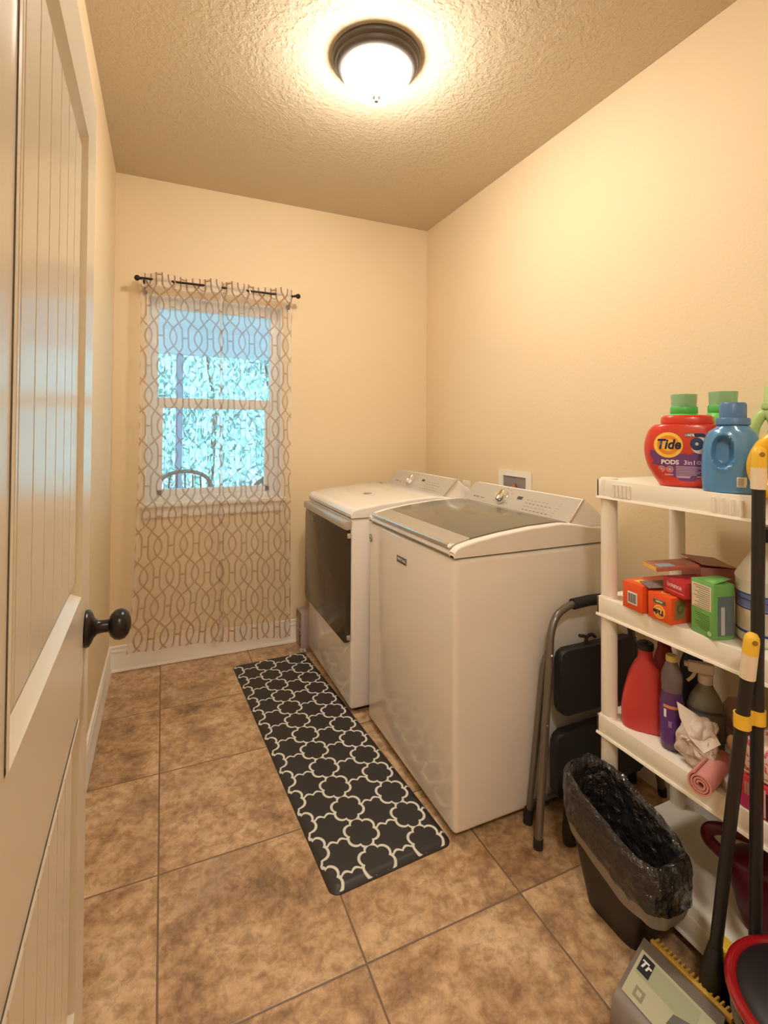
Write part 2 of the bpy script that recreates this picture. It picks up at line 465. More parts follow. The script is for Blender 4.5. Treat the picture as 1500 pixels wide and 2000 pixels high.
PF = mat('patio_furniture', (.17,.11,.08), .5)
def patio_chair(loc, rz, label):
    t = thing('patio_chair', label, 'chair', loc, rz, 'patio chairs outside the window')
    b = NB(); box(b, -.25, .25, -.25, .25, .38, .42, .012); obj('seat', b, PF, t)
    for sx in (-1, 1):
        for sy in (-1, 1):
            b = NB(); tube(b, [(sx*.23, sy*.23, .40), (sx*.26, sy*.27, 0)], .014, 10); obj('leg', b, PF, t)
        b = NB(); tube(b, catmull([(sx*.26,-.24,.40),(sx*.29,-.25,.6),(sx*.29,-.1,.64),(sx*.28,.2,.62),(sx*.24,.25,.55)], 6), .014, 8); obj('arm', b, PF, t)
    b = NB()
    tube(b, catmull([(-.24,.23,.40),(-.26,.29,.7),(-.2,.33,.93),(0,.34,1.0),(.2,.33,.93),(.26,.29,.7),(.24,.23,.40)], 6), .018, 10)
    for k in range(-3, 4): tube(b, [(k*.07,.24,.42),(k*.075,.30,.7),(k*.068,.335,.985-abs(k)*.02)], .026, 8, sy=.3)
    obj('backrest', b, PF, t)
    return t
patio_chair((1.12, 1.60, -.08), PI+.2, 'dark patio chair outside the window, the right one behind the curtain')
patio_chair((.50, 2.30, -.08), PI-.15, 'dark patio chair outside the window, the left one behind the curtain')
pt = thing('patio_table', 'round dark patio table behind the right patio chair outside the window', 'table', (1.25, 2.55, -.08))
b = NB(); lathe(b, [(.30,.68),(.31,.69),(.31,.705),(.30,.71)]); obj('tabletop', b, PF, pt)
b = NB(); lathe(b, [(.20,0),(.20,.015),(.03,.03),(.025,.3),(.025,.68)]); obj('pedestal', b, PF, pt)

# ------------------------------------------------------------------ ceiling light
cl = thing('ceiling_light', 'round flush ceiling light with dark bronze ring and glowing frosted glass bowl', 'ceiling light', (.982, -1.372, HZ))
b = NB(); lathe(b, [(.130,0),(.168,0),(.170,-.010),(.166,-.020),(.158,-.026),(.156,-.036),(.150,-.044),(.142,-.050),(.132,-.052),(.128,-.046)], cap0=False, cap1=False, seg=64)
obj('canopy', b, mat('bronze_canopy', (.10,.085,.075), .4, metal=.5), cl)
b = NB(); lathe(b, [(.131,-.030),(.133,-.050),(.130,-.066),(.120,-.090),(.104,-.112),(.080,-.130),(.052,-.141),(.020,-.146),(.004,-.147)], cap0=True, seg=64)
obj('glass_bowl', b, mat('lit_frosted_glass', (1.0,.94,.84), .3, emis=LAMP), cl)
b = NB(); lathe(b, [(.004,-.143),(.016,-.146),(.016,-.150),(.006,-.153),(.005,-.157),(.009,-.161),(.009,-.165),(.004,-.169),(.001,-.170)], cap0=False)
obj('finial', b, mat('finial_metal', (.5,.42,.38), .35, metal=.6), cl)
hl_ = thing('ceiling_light', 'added round white fill light in the hallway, unseen behind the camera', 'ceiling light', (.1, -3.75, HZ))  # unseen lamp added as fill, brightens the door and room from behind
b = NB(); lathe(b, [(.15,0),(.16,0),(.16,-.02),(.145,-.025)], cap0=False, cap1=False); obj('canopy', b, WHITE_P, hl_)
b = NB(); lathe(b, [(.145,-.015),(.14,-.05),(.11,-.08),(.05,-.095),(.004,-.097)]); obj('glass_bowl', b, mat('hall_fill_glass', (1.0,.93,.84), .3, emis=HALL_FILL), hl_)

# ------------------------------------------------------------------ curtain rod
cr_ = thing('curtain_rod', 'thin black curtain rod with ball finials above the window', 'curtain rod', (.55, 0, 2.14))
RODM = mat('black_rod', (.03,.02,.02), .35, metal=.5)
b = NB(); tube(b, [(.135,-.10,2.143),(.985,-.10,2.138)], .0065, 12); obj('rod', b, RODM, cr_, world=True)
for x, s in ((.135,-1),(.985,1)):
    b = NB(); lathe(b, [(.006,-.004),(.009,0),(.007,.004),(.014,.012),(.016,.020),(.012,.029),(.004,.033),(.001,.034)], c=(0,0,0), axis='X', seg=20)
    for v in b.verts: v.co = Vector((v.co.x*s+x, v.co.y-.10, v.co.z+2.141))
    obj('finial', b, RODM, cr_, world=True)
for x in (.15, .965):
    b = NB(); tube(b, [(x,-.001,2.09),(x,-.03,2.10),(x,-.09,2.125),(x,-.10,2.133)], .005, 8); lathe(b, [(.016,-.001),(.016,-.005),(.008,-.007)], c=(x,0,2.09), axis='Y', seg=16)
    obj('bracket', b, RODM, cr_, world=True)

# ------------------------------------------------------------------ curtains: sheer cloth with a trellis print
CW, CH = .070, .1665      # half period of the print
def arc_pts(fn, n): return [fn(i/(n-1)) for i in range(n)]
def trellis_segments():
    segs = []
    def add(pl):
        for a, c in zip(pl[:-1], pl[1:]): segs.append((*a, *c))
    # columns i, rows j; O where (i+j) even, H where odd
    for i in range(-1, 4):
        for j in range(-1, 4):
            cx, cz = i*CW, j*CH
            if (i+j) % 2 == 0:
                for s in (1, -1):
                    pl = []
                    for k in range(0, 15):
                        t = k/14; z = -CH/2+t*CH
                        # two strands that cross above and below the oval
                        a = abs(z)/(CH/2)
                        if a < .60: x = .021*math.sin(PI/2*(1-a/.60))**.8 if a < .6 else 0
                        else: x = -(a-.60)/.40*CW/2
                        pl.append((cx+s*x, cz+z))
                    pl2 = [( -p[0]+2*cx, p[1]) for p in pl]
                    add(pl if s == 1 else pl)
            else:
                for s in (1, -1):
                    pl = []
                    for z, x in ((-.5,CW/2),(-.38,.0225),(-.30,.0165),(0,.0165),(.30,.0165),(.38,.0225),(.5,CW/2)):
                        pl.append((cx+s*x, cz+z*CH))
                    add(pl)
                add([(cx-.0165, cz), (cx+.0165, cz)])
    return np.array(segs)
SEG = trellis_segments()
def trellis_dist(u, v):
    pu = np.mod(u, 2*CW); pv = np.mod(v, 2*CH)
    best = np.full(pu.shape, 9.0)
    for x0_, y0_, x1_, y1_ in SEG:
        if max(x0_, x1_) < -.03 or min(x0_, x1_) > 2*CW+.03 or max(y0_, y1_) < -.03 or min(y0_, y1_) > 2*CH+.03: continue
        dx, dy = x1_-x0_, y1_-y0_; L2 = dx*dx+dy*dy+1e-12
        t = np.clip(((pu-x0_)*dx+(pv-y0_)*dy)/L2, 0, 1)
        best = np.minimum(best, np.hypot(pu-x0_-t*dx, pv-y0_-t*dy))
    return best
def attr_material(name, base, ink, thr, soft, sheer=None, rough=.8):
    m = bpy.data.materials.new(name); m.use_nodes = True; nt = m.node_tree; N = nt.nodes; L = nt.links
    b = N['Principled BSDF']; a = N.new('ShaderNodeAttribute'); a.attribute_name = 'print'
    mr = N.new('ShaderNodeMapRange'); mr.inputs['From Min'].default_value = thr-soft; mr.inputs['From Max'].default_value = thr+soft
    mr.inputs['To Min'].default_value = 1; mr.inputs['To Max'].default_value = 0; L.new(a.outputs['Fac'], mr.inputs['Value'])
    mx = N.new('ShaderNodeMix'); mx.data_type = 'RGBA'; mx.inputs[6].default_value = (*base,1); mx.inputs[7].default_value = (*ink,1)
    L.new(mr.outputs[0], mx.inputs[0]); b.inputs['Roughness'].default_value = rough
    if not sheer:
        L.new(mx.outputs[2], b.inputs['Base Color']); return m
    N.remove(b); out = N['Material Output']
    d = N.new('ShaderNodeBsdfDiffuse'); t = N.new('ShaderNodeBsdfTranslucent'); tr = N.new('ShaderNodeBsdfTransparent')
    L.new(mx.outputs[2], d.inputs[0]); L.new(mx.outputs[2], t.inputs[0])
    m1 = N.new('ShaderNodeMixShader'); m1.inputs[0].default_value = .45; L.new(d.outputs[0], m1.inputs[1]); L.new(t.outputs[0], m1.inputs[2])
    # woven density: hem attribute makes the folded hems denser
    dn = N.new('ShaderNodeMapRange'); dn.inputs['To Min'].default_value = sheer[0]; dn.inputs['To Max'].default_value = sheer[1]; L.new(mr.outputs[0], dn.inputs['Value'])
    hm = N.new('ShaderNodeAttribute'); hm.attribute_name = 'hem'
    ad = N.new('ShaderNodeMath'); ad.operation = 'ADD'; ad.use_clamp = True
    ml = N.new('ShaderNodeMath'); ml.operation = 'MULTIPLY'; ml.inputs[1].default_value = .42; L.new(hm.outputs['Fac'], ml.inputs[0])
    L.new(dn.outputs[0], ad.inputs[0]); L.new(ml.outputs[0], ad.inputs[1])
    m2 = N.new('ShaderNodeMixShader'); L.new(ad.outputs[0], m2.inputs[0]); L.new(tr.outputs[0], m2.inputs[1]); L.new(m1.outputs[0], m2.inputs[2])
    L.new(m2.outputs[0], out.inputs[0])
    return m
SHEER = attr_material('sheer_curtain', (.92,.83,.74), (.47,.285,.16), .0046, .0012, sheer=(.27,.60))
def set_attr(me, name, vals):
    a = me.attributes.new(name, 'FLOAT', 'POINT'); a.data.foreach_set('value', np.asarray(vals, np.float32))
def curtain(xs_key, zt, zb, edges, label, uoff, phase):
    """xs_key: list of (x, front?) nodes along the rod; edges(z) -> (left,right) x range"""
    nx, nz = 190, 420
    xl, xr = xs_key[0][0], xs_key[-1][0]
    X = np.linspace(xl, xr, nx)
    # fold offset at the header: half sines between grommets, alternately in front of and behind the rod
    off = np.zeros(nx)
    for (a, s), (c, _) in zip(xs_key[:-1], xs_key[1:]):
        k = (X >= a) & (X <= c); off[k] = s*np.sin(PI*(X[k]-a)/(c-a))**.9
    T = np.linspace(0, 1, nz); TT, XX = np.meshgrid(T, X, indexing='ij')
    sx = (XX-xl)/(xr-xl)
    Z = zt-TT*(zt-(zb[0]+(zb[1]-zb[0])*sx))
    l0 = np.interp(TT, *edges[0]); r0 = np.interp(TT, *edges[1])
    Xw = l0+(r0-l0)*sx
    amp = .026*(1-.25*TT); O = np.tile(off, (nz,1))
    soft = np.sin(sx*PI*7+phase+TT*1.1)*.5+np.sin(sx*PI*11+phase*2-TT*.8)*.35
    Y = -.100-O*amp*np.clip(1-TT*.9,.35,1)-soft*.012*np.clip(TT*3,0,1)
    Z = Z+.0035*np.cos(sx*PI*9+phase)*np.clip(1-TT*12,0,1)
    # arc length for the print
    U = np.zeros_like(Xw); U[:,1:] = np.cumsum(np.hypot(np.diff(Xw,axis=1)*1.04, np.diff(Y,axis=1)), axis=1)
    U = U*(.98) ; V = (zt-TT*(zt-.1))
    me = bpy.data.meshes.new('curtain')
    vv = np.stack([Xw, Y, Z], -1).reshape(-1,3)
    idx = np.arange(nz*nx).reshape(nz,nx)
    F = np.stack([idx[:-1,:-1], idx[:-1,1:], idx[1:,1:], idx[1:,:-1]], -1).reshape(-1,4)
    me.from_pydata(vv.tolist(), [], F.tolist())
    set_attr(me, 'print', trellis_dist((U+uoff).ravel(), V.ravel()))
    hem = np.where(TT < .036, 1.1, np.where(TT > .955, .5, 0.0))
    edge = (np.minimum(sx, 1-sx) < .035).astype(float)
    set_attr(me, 'hem', np.maximum(hem, edge*.45).ravel())
    me.materials.append(SHEER); me.polygons.foreach_set('use_smooth', [True]*len(me.polygons))
    root = thing('curtain', label, 'curtain', ((xl+xr)/2, -.10, zb[0]), group='sheer curtains at the window')
    me.transform(Matrix.Translation(-Vector(root.location)))
    o = bpy.data.objects.new('cloth', me); COL.objects.link(o); o.parent = root
    for (gx, _) in xs_key[1:-1]:
        b = NB(); ring = []
        for k in range(28):
            a = 2*PI*k/28; ring.append((0, .017*math.cos(a), .020*math.sin(a)))
        tube(b, ring, .0035, 8, closed=True)
        for v in b.verts:
            q = Matrix.Rotation(math.radians(72), 3, 'Z') @ v.co
            v.co = q+Vector((gx, -.100, 2.128))
        obj('grommet', b, mat('grommet_nickel', (.55,.48,.40), .3, metal=.7), root, world=True)
    return root
eL = (([0,.5,.85,1],[.136,.136,.118,.090]), ([0,.3,1],[.560,.566,.585]))
eR = (([0,.3,1],[.545,.552,.560]), ([0,.5,1],[.966,.968,.976]))
curtain([(.136,-1),(.187,1),(.293,-1),(.454,1),(.560,1)], 2.178, (.120,.112), eL, 'left sheer curtain panel with tan trellis print, hanging in front of the window', .02, 0.3)
curtain([(.545,-1),(.575,1),(.699,-1),(.862,1),(.966,1)], 2.176, (.100,.070), eR, 'right sheer curtain panel with tan trellis print, nearer to the dryer', .055, 1.7)

# ------------------------------------------------------------------ floor mat
def mat_print(x, y):
    """scalloped trellis: positive inside a medallion (metres from its outline)"""
    A, B = .0865, .1165
    hw = .0043
    # medallions with round lobes on every other column
    cx = np.round(x/(2*A))*2*A; cy = np.round(y/B)*B
    dx, dy = x-cx, (y-cy)*(.104/.1165)
    r = np.hypot(dx, dy); th = np.arctan2(dy, dx)
    Rm = .0420+.0130*np.power(np.abs(np.cos(3*(th-PI/2))), .62)
    d1 = np.abs(r-Rm); inside = r < Rm
    # scalloped line between the medallions of the other columns
    ox = np.mod(x, 2*A)-A
    yy = (y-np.round(y/B)*B)-.0105*np.abs(np.sin(2*PI*ox/.066))+.005
    d2 = np.where(inside, 9.0, np.abs(yy))
    return np.minimum(d1, d2)-hw
MATM = attr_material('mat_rubber', (.030,.026,.024), (.74,.72,.64), 0.0, .0010, rough=.45)
mt = thing('floor_mat', 'long black kitchen floor mat with white trellis pattern in front of the washer and dryer', 'mat', (.872, -.968, 0), math.radians(3.1))
LX, LY, TZ = .207, .762, .014
nx, ny = 200, 720
gx = np.linspace(-LX, LX, nx); gy = np.linspace(-LY, LY, ny)
GX, GY = np.meshgrid(gx, gy)
# rounded corners and bevelled rim
rc = .03
qx = np.abs(GX)-(LX-rc); qy = np.abs(GY)-(LY-rc)
sd = np.hypot(np.maximum(qx,0), np.maximum(qy,0))-rc; inner = np.minimum(np.maximum(qx,qy),0)-0; D = np.where((qx>0)&(qy>0), -sd, np.minimum(LX-np.abs(GX), LY-np.abs(GY)))
PXs = GX.copy(); PYs = GY.copy()
corner = (qx>0)&(qy>0)
ln = np.maximum(np.hypot(qx,qy),1e-6); mxq = np.maximum(qx,qy)
PXs = np.where(corner, np.sign(GX)*((LX-rc)+qx/ln*mxq), GX); PYs = np.where(corner, np.sign(GY)*((LY-rc)+qy/ln*mxq), GY)
Dd = np.where(corner, rc-mxq, D)
ZZ = TZ-.0115*np.clip(1-Dd/.022,0,1)**1.6
vv = np.stack([PXs,PYs,ZZ],-1).reshape(-1,3)
idx = np.arange(nx*ny).reshape(ny,nx)
F = np.stack([idx[:-1,:-1], idx[:-1,1:], idx[1:,1:], idx[1:,:-1]],-1).reshape(-1,4).tolist()
rim = list(idx[0,:])+list(idx[1:,-1])+list(idx[-1,-2::-1])+list(idx[-2:0:-1,0])
base = len(vv); vl = vv.tolist()+[[vv[i][0],vv[i][1],0.0005] for i in rim]
for k in range(len(rim)): F.append([int(rim[k]), base+k, base+(k+1)%len(rim), int(rim[(k+1)%len(rim)])])
me = bpy.data.meshes.new('mat_surface'); me.from_pydata(vl, [], F)
d_ = mat_print((PXs+.043), (PYs+.02))      # >0 inside dark medallion
d_ = np.where(Dd < .004, .01, d_)
set_attr(me, 'print', list(d_.ravel())+[.01]*len(rim))
me.materials.append(MATM); me.polygons.foreach_set('use_smooth', [True]*len(me.polygons)); me.set_sharp_from_angle(angle=math.radians(50))
o = bpy.data.objects.new('mat_surface', me); COL.objects.link(o); o.parent = mt

# ------------------------------------------------------------------ washer and dryer
def interp(P, x):
    return float(np.interp(x, [p[0] for p in P], [p[1] for p in P]))
DISP = mat('display_glass', (.06,.07,.09), .15)
FACEX, FACEU = (0,-1,0), None
def console(root, prof, y0, y1, face0, face1, knob_y, disp_y, trim=True):
    b = NB(); prism(b, prof, y1, y0, 'Y', bev=.004); cons = obj('console', b, WHITE_E, root, world=True)
    f0, f1 = Vector((face0[0],0,face0[1])), Vector((face1[0],0,face1[1])); u = (f1-f0).normalized(); n = Vector((-u.z,0,u.x))
    Lf = (f1-f0).length
    b = NB(); pts = []
    q0, q1 = f0+u*.002, f1-u*.002
    pr = [(q0.x,q0.z),(q1.x,q1.z),(q1.x+n.x*.003,q1.z+n.z*.003),(q0.x+n.x*.003,q0.z+n.z*.003)]
    prism(b, pr, y1+.012, y0-.004, 'Y'); obj('control_panel', b, SILVER, root, world=True)
    if trim:
        b = NB(); e0 = f0+n*.003; e1 = f1+n*.003; tube(b, [(e0.x,y0-.002,e0.z),(e1.x,y0-.002,e1.z)], .0055, 10); obj('chrome_trim', b, CHROME, root, world=True)
    rl = Vector(root.location)
    def at(s, y, up_=0): p = f0+u*(Lf*s)+n*(.0035+up_); return Vector((p.x, y, p.z))
    # dial
    c = at(.52, knob_y)
    b = NB(); lathe(b, [(.034,0),(.034,.004),(.031,.005),(.030,.022),(.028,.026),(.001,.027)], seg=36)
    box(b, -.0035, .0035, -.028, .028, .024, .033, .002)
    Mx = frame(c, FACEX, u); bmesh.ops.transform(b, matrix=Mx, verts=b.verts)
    kb = obj('dial', b, CHROME, root, world=True)
    b = NB(); box(b, -.015, .015, -.007, .007, 0, .0012); bmesh.ops.transform(b, matrix=frame(at(.63, disp_y), FACEX, u), verts=b.verts); obj('display', b, DISP, root, world=True)
    # printed marks around the dial and the button rows
    b = NB()
    def mark(s, y, w, h): 
        q = NB(); 
        m_ = frame(at(s, y), FACEX, u)
        vs = [b.verts.new(m_@Vector(v)) for v in ((-w,-h,.0004),(w,-h,.0004),(w,h,.0004),(-w,h,.0004))]; b.faces.new(vs); q.free()
    for k in range(9):
        a = math.radians(-30+k*30); mark(.52+.40*math.sin(a), knob_y-.052*math.cos(a), .006, .0011)
    for r_ in range(4):
        for k in range(7-r_ % 2): mark(.22+.13*r_, disp_y-.055-.023*k, .007, .0011 if r_ % 2 else .0018)
    for k in range(6): mark(.2+.1*k, disp_y-.225-.003*k, .006, .0009)
    obj('printed_marks', b, GREY_INK, root, world=True, recalc=False)
    return at, u
def appliance_text(root, s, size, pos, x, y_, m, **k): return text(root, s, size, Vector(pos)-Vector(root.location), x, y_, m, **k)

# washer
wa = thing('washing_machine', 'white top load washing machine with grey glass lid, the nearer of the two machines', 'washing machine', (1.45,-1.35,0))
WY0, WY1, WF, WB = -1.72, -.985, 1.122, 1.82
b = NB(); box(b, WF, WB, WY0, WY1, .022, .907, .018, 4); obj('cabinet', b, WHITE_E, wa, world=True)
b = NB(); box(b, WF+.03, WB-.03, WY0+.03, WY1-.03, .01, .03); obj('kick_base', b, BLACK_P, wa, world=True)
for fx in (WF+.06, WB-.06):
    for fy in (WY0+.06, WY1-.06):
        b = NB(); lathe(b, [(.02,0),(.02,.012),(.01,.014),(.01,.03)], c=(fx,fy,0)); obj('levelling_foot', b, BLACK_P, wa, world=True)
PT = [(1.120,.928),(1.128,.941),(1.145,.949),(1.203,.962),(1.306,.976),(1.437,.988),(1.576,.993),(1.64,.985),(1.72,.97),(1.80,.962)]
def yring(x, y0, y1, za, zb, r, n=6):
    out = [(x, y0, za)]
    for i in range(n+1):
        t = PI/2*i/n; out.append((x, y0+r-r*math.cos(t), zb-r+r*math.sin(t)))
    for i in range(n+1):
        t = PI/2*(1-i/n); out.append((x, y1-r+r*math.cos(t), zb-r+r*math.sin(t)))
    out.append((x, y1, za))
    return out
def cap_shape(P, dz, y0, y1, base, xend, r=.010, n=40):
    b = NB(); xa = P[0][0]; R = []
    R.append(yring(xa+.003, y0+.003, y1-.003, base, P[0][1]-dz-.004, .004))
    for i in range(n+1):
        x = xa+(xend-xa)*(i/n)**1.6
        R.append(yring(x, y0, y1, base, interp(P, x)-dz, r))
    loft(b, R); return b
obj('top_cover', cap_shape(PT, .010, WY0+.004, WY1-.004, .911, 1.80), WHITE_E, wa, world=True)
for ya, yb in ((WY0, WY0+.034), (WY1-.030, WY1)):
    obj('side_rail', cap_shape(PT, 0, ya, yb, .911, 1.80 if ya == WY0 else 1.70, r=.009), WHITE_E, wa, world=True)
# lid: metal front strip, tinted glass, chrome edge
def sheet(P, xa, xb, y0, y1, dz, th, n=24):
    b = NB(); R = []
    for i in range(n+1):
        x = xa+(xb-xa)*i/n; z = interp(P, x)-dz
        R.append(yring(x, y0, y1, z-th, z, .003, 3))
    loft(b, R); return b
LIDG = mat('lid_glass', (.17,.15,.115), .16, coat=.15)
lid = obj('lid', sheet(PT, 1.200, 1.640, WY0+.040, WY1-.036, -.001, .008), LIDG, wa, world=True)
l2 = obj('lid_frame', sheet(PT, 1.132, 1.204, WY0+.040, WY1-.036, -.001, .010), mat('lid_metal', (.50,.45,.38), .35, metal=.4), wa, world=True)
b = NB(); tube(b, [(1.126,WY0+.040,.944),(1.126,WY1-.036,.944)], .0085, 14); obj('lid_chrome_edge', b, CHROME, wa, world=True)
wprof = [(1.622,.95),(1.622,.972),(1.700,1.066),(1.706,1.069),(1.720,1.058),(1.770,1.024),(1.800,.990),(1.805,.94),(1.63,.94)]
at, u = console(wa, wprof, -1.695, -1.005, (1.622,.974), (1.699,1.067), -1.262, -1.37)
text(wa, 'MAYTAG', .011, at(.34,-1.075)-Vector(wa.location), FACEX, u, GREY_INK)
text(wa, 'bravos XL', .007, at(.34,-1.125)-Vector(wa.location), FACEX, u, GREY_INK)
def badge(root, x, y, z, w, hgt, m_bg, s, m_tx, size, name='badge'):
    b = NB(); box(b, x-.004, x, y-w/2, y+w/2, z-hgt/2, z+hgt/2, .001); bd = obj(name, b, m_bg, root, world=True)
    b = NB()
    for (ya, yb, za, zb) in ((y-w/2,y+w/2,z+hgt/2-.0015,z+hgt/2),(y-w/2,y+w/2,z-hgt/2,z-hgt/2+.0015),(y-w/2,y-w/2+.0015,z-hgt/2,z+hgt/2),(y+w/2-.0015,y+w/2,z-hgt/2,z+hgt/2)):
        box(b, x-.0048, x-.003, ya, yb, za, zb)
    obj('badge_rim', b, CHROME, root, world=True)
    if s: text(root, s, size, Vector((x-.0046,y,z))-Vector(root.location), FACEX, (0,0,1), m_tx, bold=.0002)
badge(wa, WF, -1.332, .813, .080, .026, mat('badge_dark', (.05,.05,.06), .3), 'MAYTAG', WHITE_INK, .017)
b = NB(); lathe(b, [(.0001,0),(.018,0),(.018,-.002),(.0001,-.003)], axis='X', c=(WF,-1.008,.835)); obj('round_badge', b, mat('round_badge_grey', (.30,.26,.24), .35, metal=.4), wa, world=True)
b = NB(); lathe(b, [(.008,0),(.012,0),(.012,-.0016),(.008,-.0016)], axis='X', c=(WF-.003,-1.008,.835), cap0=False, cap1=False); obj('badge_ring', b, WHITE_INK, wa, world=True)

# dryer
dy = thing('clothes_dryer', 'white front load clothes dryer with dark glass door, beyond the washing machine', 'dryer', (1.42,-.55,0))
DY_0, DY_1, DF, DB = -.915, -.180, 1.064, 1.78
b = NB(); box(b, DF, DB, DY_0, DY_1, .024, .908, .016, 4); obj('cabinet', b, WHITE_E, dy, world=True)
b = NB(); box(b, DF+.03, DB-.03, DY_0+.03, DY_1-.03, .006, .03); obj('kick_base', b, BLACK_P, dy, world=True)
for fx in (DF+.06, DB-.06):
    for fy in (DY_0+.06, DY_1-.06):
        b = NB(); lathe(b, [(.02,0),(.02,.012),(.01,.014),(.01,.03)], c=(fx,fy,0)); obj('levelling_foot', b, BLACK_P, dy, world=True)
PD = [(1.060,.926),(1.066,.942),(1.080,.953),(1.15,.963),(1.21,.971),(1.31,.979),(1.40,.988),(1.50,.992),(1.57,.986),(1.66,.972),(1.75,.955)]
obj('top_cover', cap_shape(PD, 0, DY_0-.002, DY_1+.002, .911, 1.75), WHITE_E, dy, world=True)
dprof = [(1.572,.955),(1.572,.974),(1.654,1.066),(1.661,1.070),(1.682,1.045),(1.700,1.035),(1.728,1.022),(1.744,1.010),(1.744,.94),(1.58,.94)]
at2, u2 = console(dy, dprof, -.885, -.205, (1.571,.976), (1.655,1.068), -.455, -.585)
text(dy, 'MAYTAG', .011, at2(.34,-.285)-Vector(dy.location), FACEX, u2, GREY_INK)
text(dy, 'bravos XL', .007, at2(.34,-.335)-Vector(dy.location), FACEX, u2, GREY_INK)
# door: rounded dark glass slab
DG = mat('dryer_door_glass', (.060,.048,.036), .14, spec=.22)
def rrect(y0, y1, z0, z1, r, n=8, rs=(1,1,1,1)):
    out = []
    for k, (cy, cz, a0) in enumerate(((y1-r,z1-r,0),(y0+r,z1-r,90),(y0+r,z0+r,180),(y1-r,z0+r,270))):
        for i in range(n+1):
            a = math.radians(a0+90*i/n); out.append((cy+r*math.cos(a), cz+r*math.sin(a)))
    return out
b = NB(); prism(b, rrect(DY_0+.008, DY_1+.004, .325, .862, .03), DF-.022, DF-.001, 'X', bev=.004, seg=3)
dd = obj('door', b, DG, dy, world=True)
b = NB(); prism(b, [(DF-.001,.858),(DF-.022,.856),(DF-.032,.860),(DF-.033,.890),(DF-.028,.897),(DF-.001,.899)], DY_1+.006, DY_0+.004, 'Y', bev=.003)
hd = obj('door_handle', b, mat('handle_metal', (.58,.52,.46), .3, metal=.5), dd, world=False)
hd.data.transform(Matrix.Translation(-Vector(dy.location)))
badge(dy, DF-.020, -.335, .815, .070, .024, DG, 'MAYTAG', mat('badge_text_dim', (.45,.40,.34), .4), .013)
for z in (.36, .83):
    b = NB(); box(b, DF-.020, DF-.002, DY_0+.001, DY_0+.008, z-.012, z+.012, .002)
    obj('door_hinge', b, CHROME, dy, world=True)
b = NB(); lathe(b, [(.001,.0),(.024,.0),(.024,.0012),(.001,.0012)], c=(1.285,-.565,.9782), seg=30)
obj('round_sticker', b, mat('sticker_grey', (.42,.36,.29), .5), dy, world=True)
b = NB(); box(b, 1.508, 1.524, -.235, -.205, .9915, .9935); obj('top_latch_cap', b, GREY_INK, dy, world=True)

# washer outlet box on the wall
ob = thing('outlet_box', 'white recessed washer hookup box on the wall above the washing machine', 'outlet box', (WX,-.98,1.03))
b = NB(); xw = WX-.001
for (ya, yb, za, zb) in ((-1.11,-.845,1.083,1.112),(-1.11,-.845,.955,.975),(-1.11,-1.07,.975,1.083),(-.885,-.845,.975,1.083)): box(b, xw-.008, xw, ya, yb, za, zb)
obj('faceplate', b, WHITE_P, ob, world=True)
b = NB(); box(b, xw-.003, xw-.001, -1.07, -.885, .975, 1.083); obj('recess', b, mat('recess_grey', (.25,.22,.21), .6), ob, world=True)
b = NB(); tube(b, [(xw-.012,-.985,.975),(xw-.012,-.985,1.045)], .008, 12); tube(b, [(xw-.012,-.97,1.03),(xw-.012,-1.0,1.03)], .006, 10); obj('valve', b, mat('copper', (.62,.32,.18), .3, metal=.8), ob, world=True)
b = NB(); box(b, WX-.006, WX-.0005, -.56, -.48, .965, 1.018, .002); tag(obj('outlet_plate', b, WHITE_P), 'white wall outlet plate behind the dryer control panel', 'outlet')

# soda box between dryer and back wall
sb = thing('soda_carton', 'narrow soft-drink carton standing on the floor between dryer and back wall', 'carton', (1.06,-.09,0))
b = NB(); box(b, -.032, .26, -.062, .055, 0, .215, .002); obj('carton', b, mat('carton_lilac', (.44,.35,.34), .55), sb)
b = NB(); box(b, -.034, -.0325, -.060, .053, .165, .2155); obj('carton_band', b, mat('carton_brown', (.25,.19,.14), .55), sb)
text(sb, 'DIET C', .045, (-.034,-.035,.085), (0,0,1), (0,1,0), mat('carton_ink', (.05,.015,.02), .5), bold=.0012)
b = NB()
for k in range(14):
    a = k*.9; p = Vector((.0+.012*math.sin(k*2.1), -.068+.01*math.cos(k*1.7), .005+.003*(k%4)))
    bmesh.ops.create_icosphere(b, subdivisions=1, radius=.006+.003*(k%3), matrix=Matrix.Translation(p))
lt = obj('dust_bunny', b, mat('lint', (.42,.38,.34), .95)); lt.location = (1.03,-.12,0.0); tag(lt, 'clump of grey lint on the floor beside the soft-drink carton', 'lint')

